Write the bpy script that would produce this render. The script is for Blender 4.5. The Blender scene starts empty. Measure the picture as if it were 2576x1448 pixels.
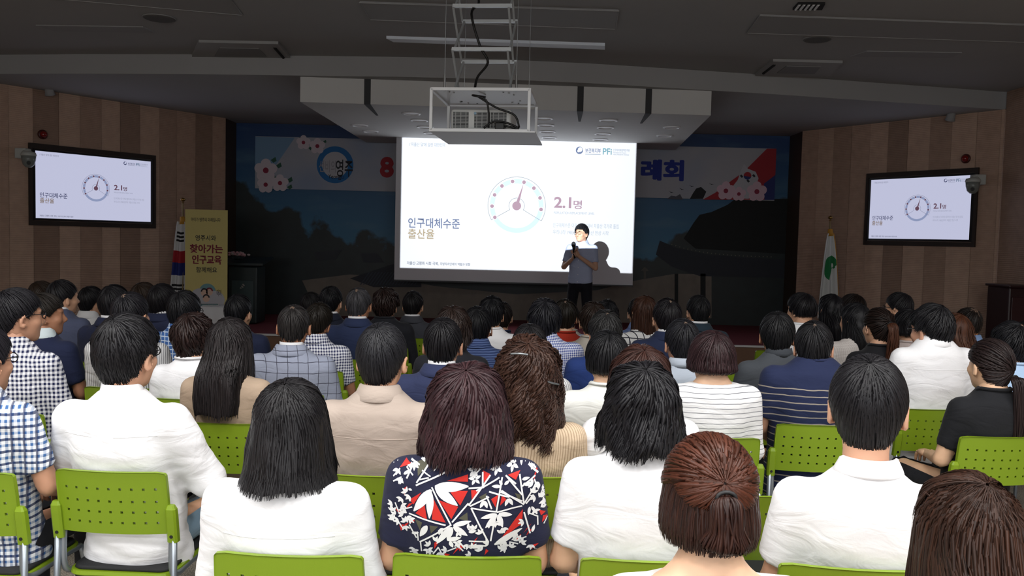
import bpy, bmesh, math, random
import numpy as np
from mathutils import Vector, Matrix
from mathutils.bvhtree import BVHTree

random.seed(7)
RNG = np.random.default_rng(11)
SC = bpy.context.scene
COL = SC.collection
R = math.radians

# ------------------------------------------------------------------ camera
F_PX, CX, CY = 2150.0, 1288.0, 724.0        # focal length in pixels of the 2576x1448 frame
CAM = np.array([0.0, 0.0, 1.66])
PITCH = math.atan((724 - 604) / F_PX)       # looking slightly down
ROLL = 0.024
_fwd = np.array([0, math.cos(PITCH), -math.sin(PITCH)])
_up0 = np.array([0, math.sin(PITCH), math.cos(PITCH)])
_x0 = np.array([1.0, 0, 0])
C_R = _x0 * math.cos(ROLL) + _up0 * math.sin(ROLL)
C_U = _up0 * math.cos(ROLL) - _x0 * math.sin(ROLL)
cam_data = bpy.data.cameras.new('camera')
cam_data.sensor_fit = 'HORIZONTAL'
cam_data.sensor_width = 36.0
cam_data.lens = 36.0 * F_PX / 2576.0
cam_data.clip_start = 0.05
cam_ob = bpy.data.objects.new('camera', cam_data)
COL.objects.link(cam_ob)
cam_ob.matrix_world = Matrix(((C_R[0], C_U[0], -_fwd[0], CAM[0]),
                              (C_R[1], C_U[1], -_fwd[1], CAM[1]),
                              (C_R[2], C_U[2], -_fwd[2], CAM[2]),
                              (0, 0, 0, 1)))
SC.camera = cam_ob

# ------------------------------------------------------------------ world, lights, exposure
world = bpy.data.worlds.new('world')
SC.world = world
world.use_nodes = True
_bg = world.node_tree.nodes['Background']
_bg.inputs[0].default_value = (0.80, 0.88, 1.0, 1)
_bg.inputs[1].default_value = 0.6

def area_light(name, loc, target, sx, sy, power, color, spread=180):
    d = bpy.data.lights.new(name, 'AREA')
    d.shape = 'RECTANGLE'; d.size = sx; d.size_y = sy
    d.energy = power; d.color = color; d.spread = R(spread)
    o = bpy.data.objects.new(name, d); COL.objects.link(o)
    o.location = loc
    o.rotation_euler = (Vector(target) - Vector(loc)).to_track_quat('-Z', 'Y').to_euler()
    return o

# daylight through the three rear windows (behind the camera) and unseen ceiling panels added so the light fades towards the stage
for wx in (-3.6, 0.0, 3.6):
    area_light('window_daylight', (wx, -4.2, 2.2), (wx * 0.55, 3.2, 0.2), 3.0, 1.9, 38, (0.95, 0.98, 1.0), 140)
ADDED_LAMP_Y = ((-2.4, 64), (0.0, 62), (2.2, 46))
for ly, pw in ADDED_LAMP_Y:
    for lx in (-3.6, -1.2, 1.2, 3.6):
        area_light('added_panel_light', (lx, ly, 3.77), (lx, ly, 0), 1.15, 0.55, pw, (1.0, 0.99, 0.97), 160)

SC.view_settings.view_transform = 'Standard'
SC.view_settings.look = 'None'
SC.view_settings.exposure = 0.0
SC.view_settings.gamma = 1.0
SC.view_settings.use_curve_mapping = False

# ------------------------------------------------------------------ pixel <-> place helpers
def ray(u, v):
    return _fwd + C_R * ((u - CX) / F_PX) - C_U * ((v - CY) / F_PX)
def at_y(u, v, Y):
    d = ray(u, v); return CAM + d * (Y / d[1])
def at_z(u, v, z):
    d = ray(u, v); return CAM + d * ((z - CAM[2]) / d[2])
def at_plane(u, v, p0, n):
    d = ray(u, v); p0 = np.array(p0); n = np.array(n)
    return CAM + d * (np.dot(p0 - CAM, n) / np.dot(d, n))

# ------------------------------------------------------------------ object helpers
def tag(o, label=None, cat=None, group=None, kind=None):
    if label: o['label'] = label
    if cat: o['category'] = cat
    if group: o['group'] = group
    if kind: o['kind'] = kind
    return o
def empty(name, loc=(0, 0, 0), rz=0.0):
    o = bpy.data.objects.new(name, None); COL.objects.link(o)
    o.location = loc; o.rotation_euler = (0, 0, rz); o.empty_display_size = 0.1
    return o
def link(name, me, mat=None, parent=None, smooth=False):
    o = bpy.data.objects.new(name, me); COL.objects.link(o)
    if mat is not None and not me.materials: me.materials.append(mat)
    if parent is not None: o.parent = parent
    if smooth and len(me.polygons): me.polygons.foreach_set('use_smooth', np.ones(len(me.polygons), bool))
    return o
def mesh_from(name, verts, faces, mat=None, parent=None, smooth=False, uv=None):
    me = bpy.data.meshes.new(name)
    if isinstance(faces, np.ndarray):
        nf, k = faces.shape
        me.vertices.add(len(verts)); me.vertices.foreach_set('co', np.asarray(verts, np.float32).ravel())
        me.loops.add(nf * k); me.loops.foreach_set('vertex_index', faces.astype(np.int32).ravel())
        me.polygons.add(nf); me.polygons.foreach_set('loop_start', np.arange(0, nf * k, k, dtype=np.int32))
        me.update(calc_edges=True)
    else:
        me.from_pydata([tuple(map(float, v)) for v in verts], [], [tuple(int(i) for i in f) for f in faces])
        me.update()
    if uv is not None:
        l = me.uv_layers.new(name='UVMap')
        vi = np.empty(len(me.loops), np.int32); me.loops.foreach_get('vertex_index', vi)
        l.data.foreach_set('uv', np.asarray(uv, np.float32)[vi].ravel())
    return link(name, me, mat, parent, smooth)

class MB:
    """collects simple shapes for one mesh"""
    def __init__(self): self.v = []; self.f = []
    def add(self, vs, fs):
        b = len(self.v); self.v += [tuple(map(float, p)) for p in vs]; self.f += [tuple(b + i for i in f) for f in fs]; return self
    def box(self, c, s, M=None):
        x, y, z = c; a, b, d = s[0] / 2, s[1] / 2, s[2] / 2
        vs = [(x - a, y - b, z - d), (x + a, y - b, z - d), (x + a, y + b, z - d), (x - a, y + b, z - d),
              (x - a, y - b, z + d), (x + a, y - b, z + d), (x + a, y + b, z + d), (x - a, y + b, z + d)]
        if M is not None: vs = [M @ Vector(p) for p in vs]
        return self.add(vs, [(0, 3, 2, 1), (4, 5, 6, 7), (0, 1, 5, 4), (1, 2, 6, 5), (2, 3, 7, 6), (3, 0, 4, 7)])
    def bevbox(self, c, s, b=0.01):
        """box with chamfered edges"""
        bm = bmesh.new(); bmesh.ops.create_cube(bm, size=1.0)
        for vv in bm.verts: vv.co = Vector((c[0] + vv.co.x * s[0], c[1] + vv.co.y * s[1], c[2] + vv.co.z * s[2]))
        bmesh.ops.bevel(bm, geom=bm.edges[:], offset=b, segments=2, affect='EDGES', profile=0.5)
        bm.verts.index_update()
        self.add([vv.co for vv in bm.verts], [[w.index for w in f.verts] for f in bm.faces]); bm.free(); return self
    def prism(self, pts, n0, n1):
        """extrude a closed loop of points pts (list of 3d) by vector from n0 to n1 offsets"""
        n = len(pts); a = [Vector(p) + Vector(n0) for p in pts]; b = [Vector(p) + Vector(n1) for p in pts]
        fs = [tuple(range(n))[::-1], tuple(range(n, 2 * n))] + [(i, (i + 1) % n, n + (i + 1) % n, n + i) for i in range(n)]
        return self.add(a + b, fs)
    def tube(self, pts, r, seg=8, closed=False, caps=True):
        pts = [Vector(p) for p in pts]; n = len(pts)
        rs = r if hasattr(r, '__len__') else [r] * n
        vs = []; up = None
        for i, p in enumerate(pts):
            t = (pts[(i + 1) % n] - pts[i - 1]) if closed else (pts[min(i + 1, n - 1)] - pts[max(i - 1, 0)])
            t.normalize()
            if up is None:
                up = Vector((0, 0, 1)) if abs(t.z) < 0.9 else Vector((0, 1, 0))
            s = t.cross(up); s.normalize(); up = s.cross(t); up.normalize()
            for k in range(seg):
                a = 2 * math.pi * k / seg
                vs.append(p + (s * math.cos(a) + up * math.sin(a)) * rs[i])
        fs = []
        for i in range(n if closed else n - 1):
            j = (i + 1) % n
            for k in range(seg):
                fs.append((i * seg + k, i * seg + (k + 1) % seg, j * seg + (k + 1) % seg, j * seg + k))
        if caps and not closed:
            fs.append(tuple(range(seg))[::-1]); fs.append(tuple((n - 1) * seg + k for k in range(seg)))
        return self.add(vs, fs)
    def cyl(self, p0, p1, r, seg=16): return self.tube([p0, p1], r, seg)
    def lathe(self, prof, c=(0, 0, 0), seg=20, M=None):
        vs = []; n = len(prof)
        for (r, z) in prof:
            for k in range(seg):
                a = 2 * math.pi * k / seg; p = Vector((r * math.cos(a), r * math.sin(a), z))
                p = (M @ p if M is not None else p) + Vector(c); vs.append(p)
        fs = [(i * seg + k, i * seg + (k + 1) % seg, (i + 1) * seg + (k + 1) % seg, (i + 1) * seg + k) for i in range(n - 1) for k in range(seg)]
        fs += [tuple(range(seg))[::-1], tuple((n - 1) * seg + k for k in range(seg))]
        return self.add(vs, fs)
    def build(self, name, mat, parent=None, smooth=False):
        return mesh_from(name, self.v, self.f, mat, parent, smooth)

# ------------------------------------------------------------------ materials
def lin(h):
    if not isinstance(h, str): return tuple(h)[:3]
    h = h.lstrip('#'); c = [int(h[i:i + 2], 16) / 255 for i in (0, 2, 4)]
    return tuple(x / 12.92 if x <= 0.04045 else ((x + 0.055) / 1.055) ** 2.4 for x in c)
MATS = {}
class NT:
    def __init__(self, name):
        self.m = bpy.data.materials.new(name); self.m.use_nodes = True
        self.t = self.m.node_tree; self.n = self.t.nodes; self.b = self.n['Principled BSDF']
    def node(self, typ, **kw):
        x = self.n.new(typ)
        for k, v in kw.items():
            if k == 'ins':
                for i, val in v.items():
                    if hasattr(val, 'is_linked') or hasattr(val, 'links'): self.t.links.new(val, x.inputs[i])
                    else: x.inputs[i].default_value = val
            else: setattr(x, k, v)
        return x
    def link(self, a, b): self.t.links.new(a, b)
    def math(self, op, a, b=None, c=None):
        x = self.n.new('ShaderNodeMath'); x.operation = op
        for i, val in enumerate((a, b, c)):
            if val is None: continue
            if hasattr(val, 'links'): self.t.links.new(val, x.inputs[i])
            else: x.inputs[i].default_value = val
        return x.outputs[0]
    def mix(self, fac, a, b):
        x = self.n.new('ShaderNodeMix'); x.data_type = 'RGBA'
        for key, val in ((0, fac), (6, a), (7, b)):
            if hasattr(val, 'links'): self.t.links.new(val, x.inputs[key])
            else: x.inputs[key].default_value = val if key == 0 else (*val[:3], 1)
        return x.outputs[2]
    def bump(self, h, strength=0.3, dist=0.01):
        x = self.n.new('ShaderNodeBump'); x.inputs['Strength'].default_value = strength; x.inputs['Distance'].default_value = dist
        self.t.links.new(h, x.inputs['Height']); self.t.links.new(x.outputs[0], self.b.inputs['Normal'])
    def set(self, color=None, rough=None, metal=None, spec=None):
        if color is not None:
            if hasattr(color, 'links'): self.t.links.new(color, self.b.inputs['Base Color'])
            else: self.b.inputs['Base Color'].default_value = (*color[:3], 1)
        if rough is not None: self.b.inputs['Roughness'].default_value = rough
        if metal is not None: self.b.inputs['Metallic'].default_value = metal
        if spec is not None: self.b.inputs['Specular IOR Level'].default_value = spec

def plain(name, color, rough=0.6, metal=0.0, spec=0.5, noise=0.0, nscale=20, bump=0.0, bscale=60):
    if name in MATS: return MATS[name]
    t = NT(name); c = lin(color); t.set(c, rough, metal, spec)
    if noise > 0 or bump > 0:
        co = t.node('ShaderNodeTexCoord').outputs['Object']
    if noise > 0:
        nz = t.node('ShaderNodeTexNoise', ins={'Vector': co, 'Scale': nscale, 'Detail': 3.0})
        t.set(t.mix(nz.outputs['Fac'], tuple(x * (1 - noise) for x in c), tuple(min(1, x * (1 + noise)) for x in c)))
    if bump > 0:
        nb = t.node('ShaderNodeTexNoise', ins={'Vector': co, 'Scale': bscale, 'Detail': 3.0})
        t.bump(nb.outputs['Fac'], bump, 0.005)
    MATS[name] = t.m; return t.m
def emit(name, color, strength):
    if name in MATS: return MATS[name]
    t = NT(name); c = lin(color); t.set((0.02, 0.02, 0.02), 0.3)
    t.b.inputs['Emission Color'].default_value = (*c, 1); t.b.inputs['Emission Strength'].default_value = strength
    MATS[name] = t.m; return t.m
# ------------------------------------------------------------------ room shell
KS = 1.18                                    # room scale
ZC, ZL, YSTAGE = 3.81, 3.575, 14.96          # main ceiling, lower ceiling over the stage, mural wall
m_ceil = plain('painted_ceiling', '#a2a2a2', 0.9, noise=0.05, nscale=1.5)
m_ceil2 = plain('painted_soffit', '#cfcfcd', 0.85, noise=0.03, nscale=2)
m_white = plain('white_paint', '#d5d5d3', 0.6)
m_dark = plain('dark_void', '#0c0c0d', 0.8)
m_steel = plain('brushed_steel', '#a8abad', 0.35, 0.9)
m_wpaint = plain('white_powder_coat', '#f2f4f6', 0.4)
m_black = plain('black_plastic', '#0d0d0e', 0.45)
def floor_mat():
    t = NT('speckled_floor')
    co = t.node('ShaderNodeTexCoord').outputs['Object']
    a = t.node('ShaderNodeTexNoise', ins={'Vector': co, 'Scale': 190.0, 'Detail': 3.0})
    r = t.node('ShaderNodeValToRGB', ins={0: a.outputs['Fac']})
    r.color_ramp.elements[0].position = 0.38; r.color_ramp.elements[0].color = (*lin('#3d3630'), 1)
    r.color_ramp.elements[1].position = 0.62; r.color_ramp.elements[1].color = (*lin('#a29a8c'), 1)
    t.set(r.outputs[0], 0.85); t.bump(a.outputs['Fac'], 0.3, 0.003); return t.m
XL, XR, YB = -6.0, 5.82, -4.6
fl = MB(); fl.box((0, 5.4, -0.05), (16, 20.4, 0.1)); tag(fl.build('floor', floor_mat()), kind='structure')
cl = MB(); cl.box((0, 5.4, ZC + 0.05), (16, 20.4, 0.1)); ceiling = tag(cl.build('ceiling', m_ceil), kind='structure')

# lower ceiling over the stage, with the curved fascia towards the hall
low_px = [(-60, 186), (200, 185), (480, 186), (750, 190), (1000, 193), (1250, 199), (1480, 209), (1700, 222), (1950, 237), (2200, 254), (2400, 267), (2560, 278)]
low = [at_z(u, v, ZL) for u, v in low_px]
mb = MB(); n = len(low); y2 = YSTAGE + 0.3
vs = [(p[0], p[1], ZL) for p in low] + [(p[0], p[1], ZC) for p in low] + [(low[0][0] - .6, y2, ZL), (low[-1][0] + .6, y2, ZL)]
fs = [(i, i + 1, n + i + 1, n + i) for i in range(n - 1)] + [tuple(range(n)) [::-1] + (2 * n, 2 * n + 1)]
mb.add(vs, fs); tag(mb.build('trim_1', m_ceil), kind='structure')

# wall geometry
cl_ = at_z(566, 297, ZL); cr_ = at_z(2021, 330, ZL); el_ = at_z(-25, 207, ZL); er_ = at_z(2531, 275, ZL)
CLX, CLY, CRX, CRY = cl_[0], cl_[1], cr_[0], cr_[1]
ELX, ELY, ERX, ERY = el_[0], el_[1], er_[0], er_[1]
def panel_mat(i, col):
    t = NT('wood_panel_%d' % i); c = lin(col)
    co = t.node('ShaderNodeTexCoord').outputs['Object']
    sx = t.node('ShaderNodeSeparateXYZ', ins={0: co})
    w = t.math('SINE', t.math('MULTIPLY', sx.outputs[2], 2 * math.pi / 0.026))
    nz = t.node('ShaderNodeTexNoise', ins={'Vector': co, 'Scale': 9.0, 'Detail': 4.0})
    t.set(t.mix(nz.outputs['Fac'], tuple(x * .8 for x in c), tuple(x * 1.2 for x in c)), 0.55)
    t.bump(w, 0.5, 0.004); return t.m
PM = [panel_mat(0, '#c0a28e'), panel_mat(1, '#a98c7a'), panel_mat(2, '#b59784'), panel_mat(3, '#977c6b')]
m_wallbase = plain('wall_backing', '#3d2d24', 0.8)
def splay_wall(name, A, B, seq, wd):
    """panelled wall from plan point A to plan point B (A at the stage corner)"""
    A = np.array(A); B = np.array(B); d = B - A; L = np.linalg.norm(d); d = d / L
    nrm = np.array([-d[1], d[0]])
    if np.dot(nrm, -A) < 0: nrm = -nrm
    ang = math.atan2(d[1], d[0])
    Mw = Matrix.Translation((A[0], A[1], 0)) @ Matrix.Rotation(ang, 4, 'Z')
    sgn = 1 if (Mw.to_3x3() @ Vector((0, 1, 0))).dot(Vector((nrm[0], nrm[1], 0))) > 0 else -1
    w = MB(); w.box((L / 2, -sgn * 0.09, ZL / 2), (L, 0.14, ZL + .02))
    o = tag(w.build(name, m_wallbase), kind='structure'); o.matrix_world = Mw
    x = 0.0; k = 0; meshes = {}
    while x < L - 0.02:
        ww = min(wd * seq[k % len(seq)][1], L - x); mi = seq[k % len(seq)][0]
        key = (round(ww, 3), mi)
        if key not in meshes:
            p = MB(); p.box((ww / 2, 0, ZL / 2), (ww - 0.004, 0.036, ZL - 0.002))
            me = bpy.data.meshes.new('panel'); me.from_pydata(p.v, [], p.f); me.materials.append(PM[mi]); meshes[key] = me
        q = bpy.data.objects.new('panel', meshes[key]); COL.objects.link(q); q.parent = o
        q.location = (x, sgn * (0.004 + 0.002 * (k % 3)), 0)
        x += ww; k += 1
    return o, Mw, sgn, L, nrm, A, d
seqL = [(2, .8), (3, 1.0), (2, 1.05), (1, .95), (0, 1.0), (3, 1.0), (0, .9), (1, 1.0), (0, .95), (3, 1.1), (0, 1.0)]
WL = splay_wall('wall_left', (CLX, CLY), (ELX, ELY), seqL, 0.318)
WR = splay_wall('wall_right', (CRX, CRY), (ERX, ERY), [(2, 1.), (0, .9), (1, 1.0), (2, 1.0), (0, .95), (3, 1.0), (0, 1.05), (1, 1.0), (0, 1.1)], 0.318)
m_side = PM[1]
def box_struct(name, c, s, m):
    b = MB(); b.box(c, s); return tag(b.build(name, m), kind='structure')
# side walls of the hall towards the camera, and return jambs of the stage opening
w3 = MB(); w3.box((ELX - 0.07, (ELY + YB) / 2, ZC / 2), (0.14, ELY - YB, ZC)); tag(w3.build('wall_left_side', m_side), kind='structure')
w4 = MB(); w4.box((ERX + 0.07, (ERY + YB) / 2, ZC / 2), (0.14, ERY - YB, ZC)); tag(w4.build('wall_right_side', m_side), kind='structure')
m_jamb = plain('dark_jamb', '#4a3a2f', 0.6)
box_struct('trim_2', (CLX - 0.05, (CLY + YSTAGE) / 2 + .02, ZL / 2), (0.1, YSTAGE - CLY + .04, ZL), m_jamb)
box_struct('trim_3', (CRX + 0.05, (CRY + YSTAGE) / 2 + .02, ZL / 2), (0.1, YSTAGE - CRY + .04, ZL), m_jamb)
# rear wall with three window openings (behind the camera)
rw = MB()
for x0, x1, z0, z1 in [(-7.6, 7.6, 0, 1.1), (-7.6, 7.6, 3.15, ZC), (-7.6, -5.2, 1.1, 3.15), (-2.0, -1.6, 1.1, 3.15), (1.6, 2.0, 1.1, 3.15), (5.2, 7.6, 1.1, 3.15)]:
    rw.box(((x0 + x1) / 2, YB, (z0 + z1) / 2), (x1 - x0, 0.2, z1 - z0))
tag(rw.build('wall_back', plain('rear_wall', '#a39a90', .8)), kind='structure')
for i, wx in enumerate((-3.6, 0, 3.6)):
    f = MB()
    for c, s in [((wx, YB, 1.14), (3.2, .1, .08)), ((wx, YB, 3.11), (3.2, .1, .08)), ((wx - 1.57, YB, 2.12), (.06, .1, 2.0)), ((wx + 1.57, YB, 2.12), (.06, .1, 2.0)), ((wx, YB, 2.12), (.05, .08, 2.0))]:
        f.box(c, s)
    wo = tag(f.build('window_%d' % (i + 1), m_white), kind='structure')

# stage platform
STG = 0.27
s_edge = at_y(1870, 868, 11.9)
STY, STG = 11.9, float(s_edge[2])
m_carpet = plain('maroon_stage_carpet', '#6a1f2c', 0.95, noise=.25, nscale=60)
m_wood = plain('stage_front_wood', '#7a5a45', .5, noise=.15, nscale=12)
st = MB(); st.box((0.15, (STY + YSTAGE) / 2, STG / 2 - .004), (CRX - CLX + .02, YSTAGE - STY, STG - .008))
stage = tag(st.build('floor_stage', m_carpet), kind='structure')
fr = MB(); fr.box((0.15, STY - .012, (STG - .03) / 2), (CRX - CLX, .02, STG - .03)); fr.build('stage_front', m_wood, stage)
ed = MB(); ed.box((0.15, STY - .005, STG - .012), (CRX - CLX, .05, .024)); ed.build('edge_strip', plain('white_edge_strip', '#dedede', .4), stage)

# mural wall: print of a landscape (flat print, procedural colours)
def mural_mat():
    t = NT('landscape_mural')
    co = t.node('ShaderNodeTexCoord').outputs['Object']
    s = t.node('ShaderNodeSeparateXYZ', ins={0: co})
    nz = t.node('ShaderNodeTexNoise', ins={'Vector': co, 'Scale': 1.3, 'Detail': 6.0})
    nz2 = t.node('ShaderNodeTexNoise', ins={'Vector': co, 'Scale': 5.0, 'Detail': 6.0})
    mp = t.node('ShaderNodeMapping', ins={0: co, 3: (0.6, 1.0, 2.4)})
    cl = t.node('ShaderNodeTexNoise', ins={'Vector': mp.outputs[0], 'Scale': 1.6, 'Detail': 5.0})
    sky = t.mix(t.math('MULTIPLY', t.math('SUBTRACT', 3.45, s.outputs[2]), 0.52), lin('#103a70'), lin('#2f6f90'))
    sky = t.mix(t.math('MULTIPLY', t.math('SUBTRACT', cl.outputs['Fac'], 0.52), 1.6), sky, lin('#5a7f92'))
    tree = t.mix(nz2.outputs['Fac'], lin('#0a1113'), lin('#1a2a2c'))
    ridge = t.math('ADD', 1.52, t.math('MULTIPLY', t.math('SUBTRACT', nz.outputs['Fac'], 0.5), 1.3))
    ridge = t.math('ADD', ridge, t.math('MULTIPLY', t.math('MAXIMUM', t.math('SUBTRACT', t.math('ABSOLUTE', s.outputs[0]), 2.36), 0.0), 0.42))
    fac = t.math('MULTIPLY', t.math('SUBTRACT', ridge, s.outputs[2]), 14.0); fac = t.node('ShaderNodeClamp', ins={0: fac}).outputs[0]
    t.set(t.mix(fac, sky, tree), 0.5); return t.m
box_struct('wall_stage', (0.1, YSTAGE + .06, ZL / 2), (CRX - CLX + .5, .12, ZL), mural_mat())
wall_stage = bpy.data.objects['wall_stage']

def print_poly(name, pix, Y, mat, parent, thick=0.003):
    """flat print outlined by photo pixels, lying on the plane at depth Y"""
    pts = [at_y(u, v, Y) for u, v in pix]
    m = MB(); m.prism([Vector(p) for p in pts], (0, 0, 0), (0, thick, 0)); return m.build(name, mat, parent)
YM = YSTAGE - 0.006
m_court = plain('mural_courtyard', '#736a60', .6, noise=.3, nscale=6)
m_roof = plain('mural_roof', '#141926', .6, noise=.2, nscale=8)
m_tree = plain('mural_tree', '#070c0d', .7, noise=.3, nscale=8)
print_poly('mural_courtyard', [(760, 705), (880, 690), (960, 696), (1100, 720), (1300, 740), (1500, 730), (1600, 705), (1700, 688), (1790, 690), (1790, 800), (1500, 830), (1000, 830), (800, 790)], YM, m_court, wall_stage)
print_poly('mural_pavilion_roof', [(1660, 605), (1700, 622), (1780, 640), (1880, 648), (2010, 655), (2010, 700), (1760, 694), (1690, 670), (1650, 640)], YM - .004, m_roof, wall_stage)
print_poly('mural_pavilion_post', [(1697, 688), (1706, 688), (1706, 800), (1697, 800)], YM - .004, m_tree, wall_stage)
print_poly('mural_pavilion_post', [(1762, 688), (1775, 688), (1775, 800), (1762, 800)], YM - .004, m_tree, wall_stage)
print_poly('mural_hillside', [(1745, 560), (1760, 540), (1790, 533), (1830, 515), (1850, 500), (2005, 500), (2005, 640), (1750, 625), (1720, 600)], YM - .002, m_tree, wall_stage)
print_poly('mural_tiled_roof', [(880, 700), (1000, 660), (1060, 700), (1060, 722), (940, 722)], YM - .004, m_roof, wall_stage)
print_poly('mural_far_roof', [(790, 634), (860, 627), (845, 652), (800, 655)], YM - .004, plain('mural_far_roof', '#262932', .6), wall_stage)
print_poly('mural_far_roof', [(905, 636), (950, 637), (965, 660), (915, 660)], YM - .004, plain('mural_far_roof', '#262932', .6), wall_stage)
for (u, v, w) in [(1622, 676, 10)]:
    print_poly('mural_lantern', [(u - w, v + 4), (u, v - 5), (u + w, v + 4), (u + 3, v + 6), (u + 3, v + 26), (u - 3, v + 26), (u - 3, v + 6)], YM - .004, plain('mural_stone', '#55514a', .6), wall_stage)
tilemesh = MB()
for k in range(18):
    u = 905 + k * 8; tilemesh.prism([Vector(at_y(u, 716, YM - .008)), Vector(at_y(u + 3, 716, YM - .008)), Vector(at_y(u + 26, 684 if k < 14 else 690, YM - .008)), Vector(at_y(u + 23, 684 if k < 14 else 690, YM - .008))], (0, 0, 0), (0, .002, 0))
tilemesh.build('mural_roof_ribs', plain('mural_rib', '#2b3242', .6), wall_stage)
dots = MB()
for k in range(26):
    u = 1690 + k * 10; v = 614 + 34 * (1 - math.exp(-k / 9.0)); p = at_y(u, v, YM - .01); dots.box(p, (.016, .003, .014))
dots.build('mural_eave_tiles', plain('mural_eave', '#6a675a', .6), wall_stage)

# big soffit box over the stage, with gaps in its front face
ZS = 3.275
sf = [at_z(755, 256, ZS), at_z(1788, 290, ZS), at_z(1700, 376, ZS), at_z(905, 348, ZS)]
P = [np.array(p) for p in sf]
yb = YSTAGE - .17
bl = P[0] + (P[3] - P[0]) * ((yb - P[0][1]) / (P[3][1] - P[0][1])); br = P[1] + (P[2] - P[1]) * ((yb - P[1][1]) / (P[2][1] - P[1][1]))
so = MB(); so.prism([Vector(P[0]), Vector(bl), Vector(br), Vector(P[1])], (0, 0, 0), (0, 0, ZL - ZS + .01))
soffit = tag(so.build('trim_4', m_ceil2), kind='structure')
def front_pt(u): 
    t = (u - 755) / (1788 - 755); return P[0] + (P[1] - P[0]) * t
# dividers (dark grooves) in the front face and underside: recessed joints built as thin dark strips
dirv = (P[1] - P[0]) / np.linalg.norm(P[1] - P[0])
for (u0, u1, ub) in [(912, 928, 948), (1445, 1461, 1457), (1619, 1635, 1612)]:
    a, b = front_pt(u0), front_pt(u1)
    g = MB(); g.prism([Vector(a), Vector(b), Vector(b) + Vector((0, 0, ZL - ZS)), Vector(a) + Vector((0, 0, ZL - ZS))], (0, -.004, 0), (0, .01, 0))
    g.build('face_groove', plain('soffit_groove', '#3f4042', .9), soffit)
    e = at_z(ub, 284 + (ub - 755) * .03, ZS)
    g = MB(); g.prism([Vector(a), Vector(b), Vector(e) + Vector((.02, 0, 0)), Vector(e) - Vector((.01, 0, 0))], (0, 0, -.004), (0, 0, .01))
    g.build('underside_groove', plain('soffit_groove', '#3f4042', .9), soffit)

# recessed downlights in the soffit (switched off)
ring_me = None
dl_px = [(1035, 285), (1055, 302), (1070, 319), (1085, 334), (1368, 297), (1373, 314), (1377, 330), (1381, 345), (1530, 302), (1523, 320), (1516, 336), (1510, 350), (905, 315), (932, 330), (1690, 320), (1672, 341)]
for k, (u, v) in enumerate(dl_px):
    p = at_z(u, v, ZS)
    if ring_me is None:
        m = MB(); m.lathe([(.122, 0), (.122, -.012), (.1, -.016), (.094, -.004)], seg=24); ro = m.build('ceiling_downlight', m_wpaint); ring_me = ro.data
        m2 = MB(); m2.lathe([(.094, -.003), (.05, -.001)], seg=20); lo = m2.build('lens', plain('dull_lens', '#8b8f92', .2), ro); lens_me = lo.data
    else:
        ro = bpy.data.objects.new('ceiling_downlight', ring_me); COL.objects.link(ro)
        lo = bpy.data.objects.new('lens', lens_me); COL.objects.link(lo); lo.parent = ro
    ro.location = p
    side = ['left column', 'second column', 'third column', 'right column'][0 if u < 1000 else 1 if u < 1200 else 2 if u < 1450 else 3] if u < 1600 else 'outer right pair'
    tag(ro, 'switched-off round downlight in the stage soffit, %s, %s from the front' % (side, ['first', 'second', 'third', 'fourth', 'first', 'second', 'third', 'fourth', 'first', 'second', 'third', 'fourth', 'first', 'second', 'first', 'second'][k]), 'downlight', 'downlights in the stage soffit')

# ceiling fittings of the hall
def ceil_quad(name, pix, z, drop, mat, label=None, cat=None, frame=None, group=None):
    pts = [at_z(u, v, z) for u, v in pix]
    m = MB(); m.prism([Vector(p) for p in pts], (0, 0, 0), (0, 0, -drop)); o = m.build(name, mat)
    if label: tag(o, label, cat, group)
    if frame:
        c = sum(pts) / len(pts)
        for i in range(len(pts)):
            a, b = pts[i], pts[(i + 1) % len(pts)]
            q = MB(); q.tube([a + np.array([0, 0, -drop]), b + np.array([0, 0, -drop])], frame, 6); q.build('frame_edge', m_grey, o)
    return o
m_grey = plain('ceiling_panel_grey', '#989898', .8); m_lamp = plain('lamp_cover', '#e8f0fb', .35)
m_edge = plain('slot_shadow', '#1a1a1b', .9)
ceil_quad('ceiling_panel', [(905, 3), (1556, 24), (1548, 70), (930, 46)], ZC, .012, m_grey, 'wide framed ceiling panel beside the projector lift', 'ceiling panel', .008)
ceil_quad('ceiling_light', [(972, 90), (1522, 108), (1522, 118), (990, 99)], ZC, .03, m_lamp, 'long pale strip light in the ceiling behind the projector lift', 'ceiling light')
ceil_quad('ceiling_light', [(90, 62), (360, 66), (390, 80), (140, 77)], ZC, .01, m_grey, 'faint strip light flush in the ceiling on the left', 'ceiling light')
ceil_quad('ceiling_light', [(2180, 127), (2420, 131), (2390, 144), (2140, 140)], ZC, .01, m_grey, 'faint strip light flush in the ceiling on the right', 'ceiling light')
ceil_quad('ceiling_panel', [(1912, 36), (2640, 62), (2640, 105), (1880, 80)], ZC, .012, m_grey, 'wide framed ceiling panel above the right-hand monitor', 'ceiling panel', .006)
ceil_quad('ceiling_panel', [(560, -30), (100, -45), (90, -10), (610, 36)], ZC, .008, m_grey, 'framed ceiling panel cut by the top edge on the left', 'ceiling panel', .006)
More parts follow.
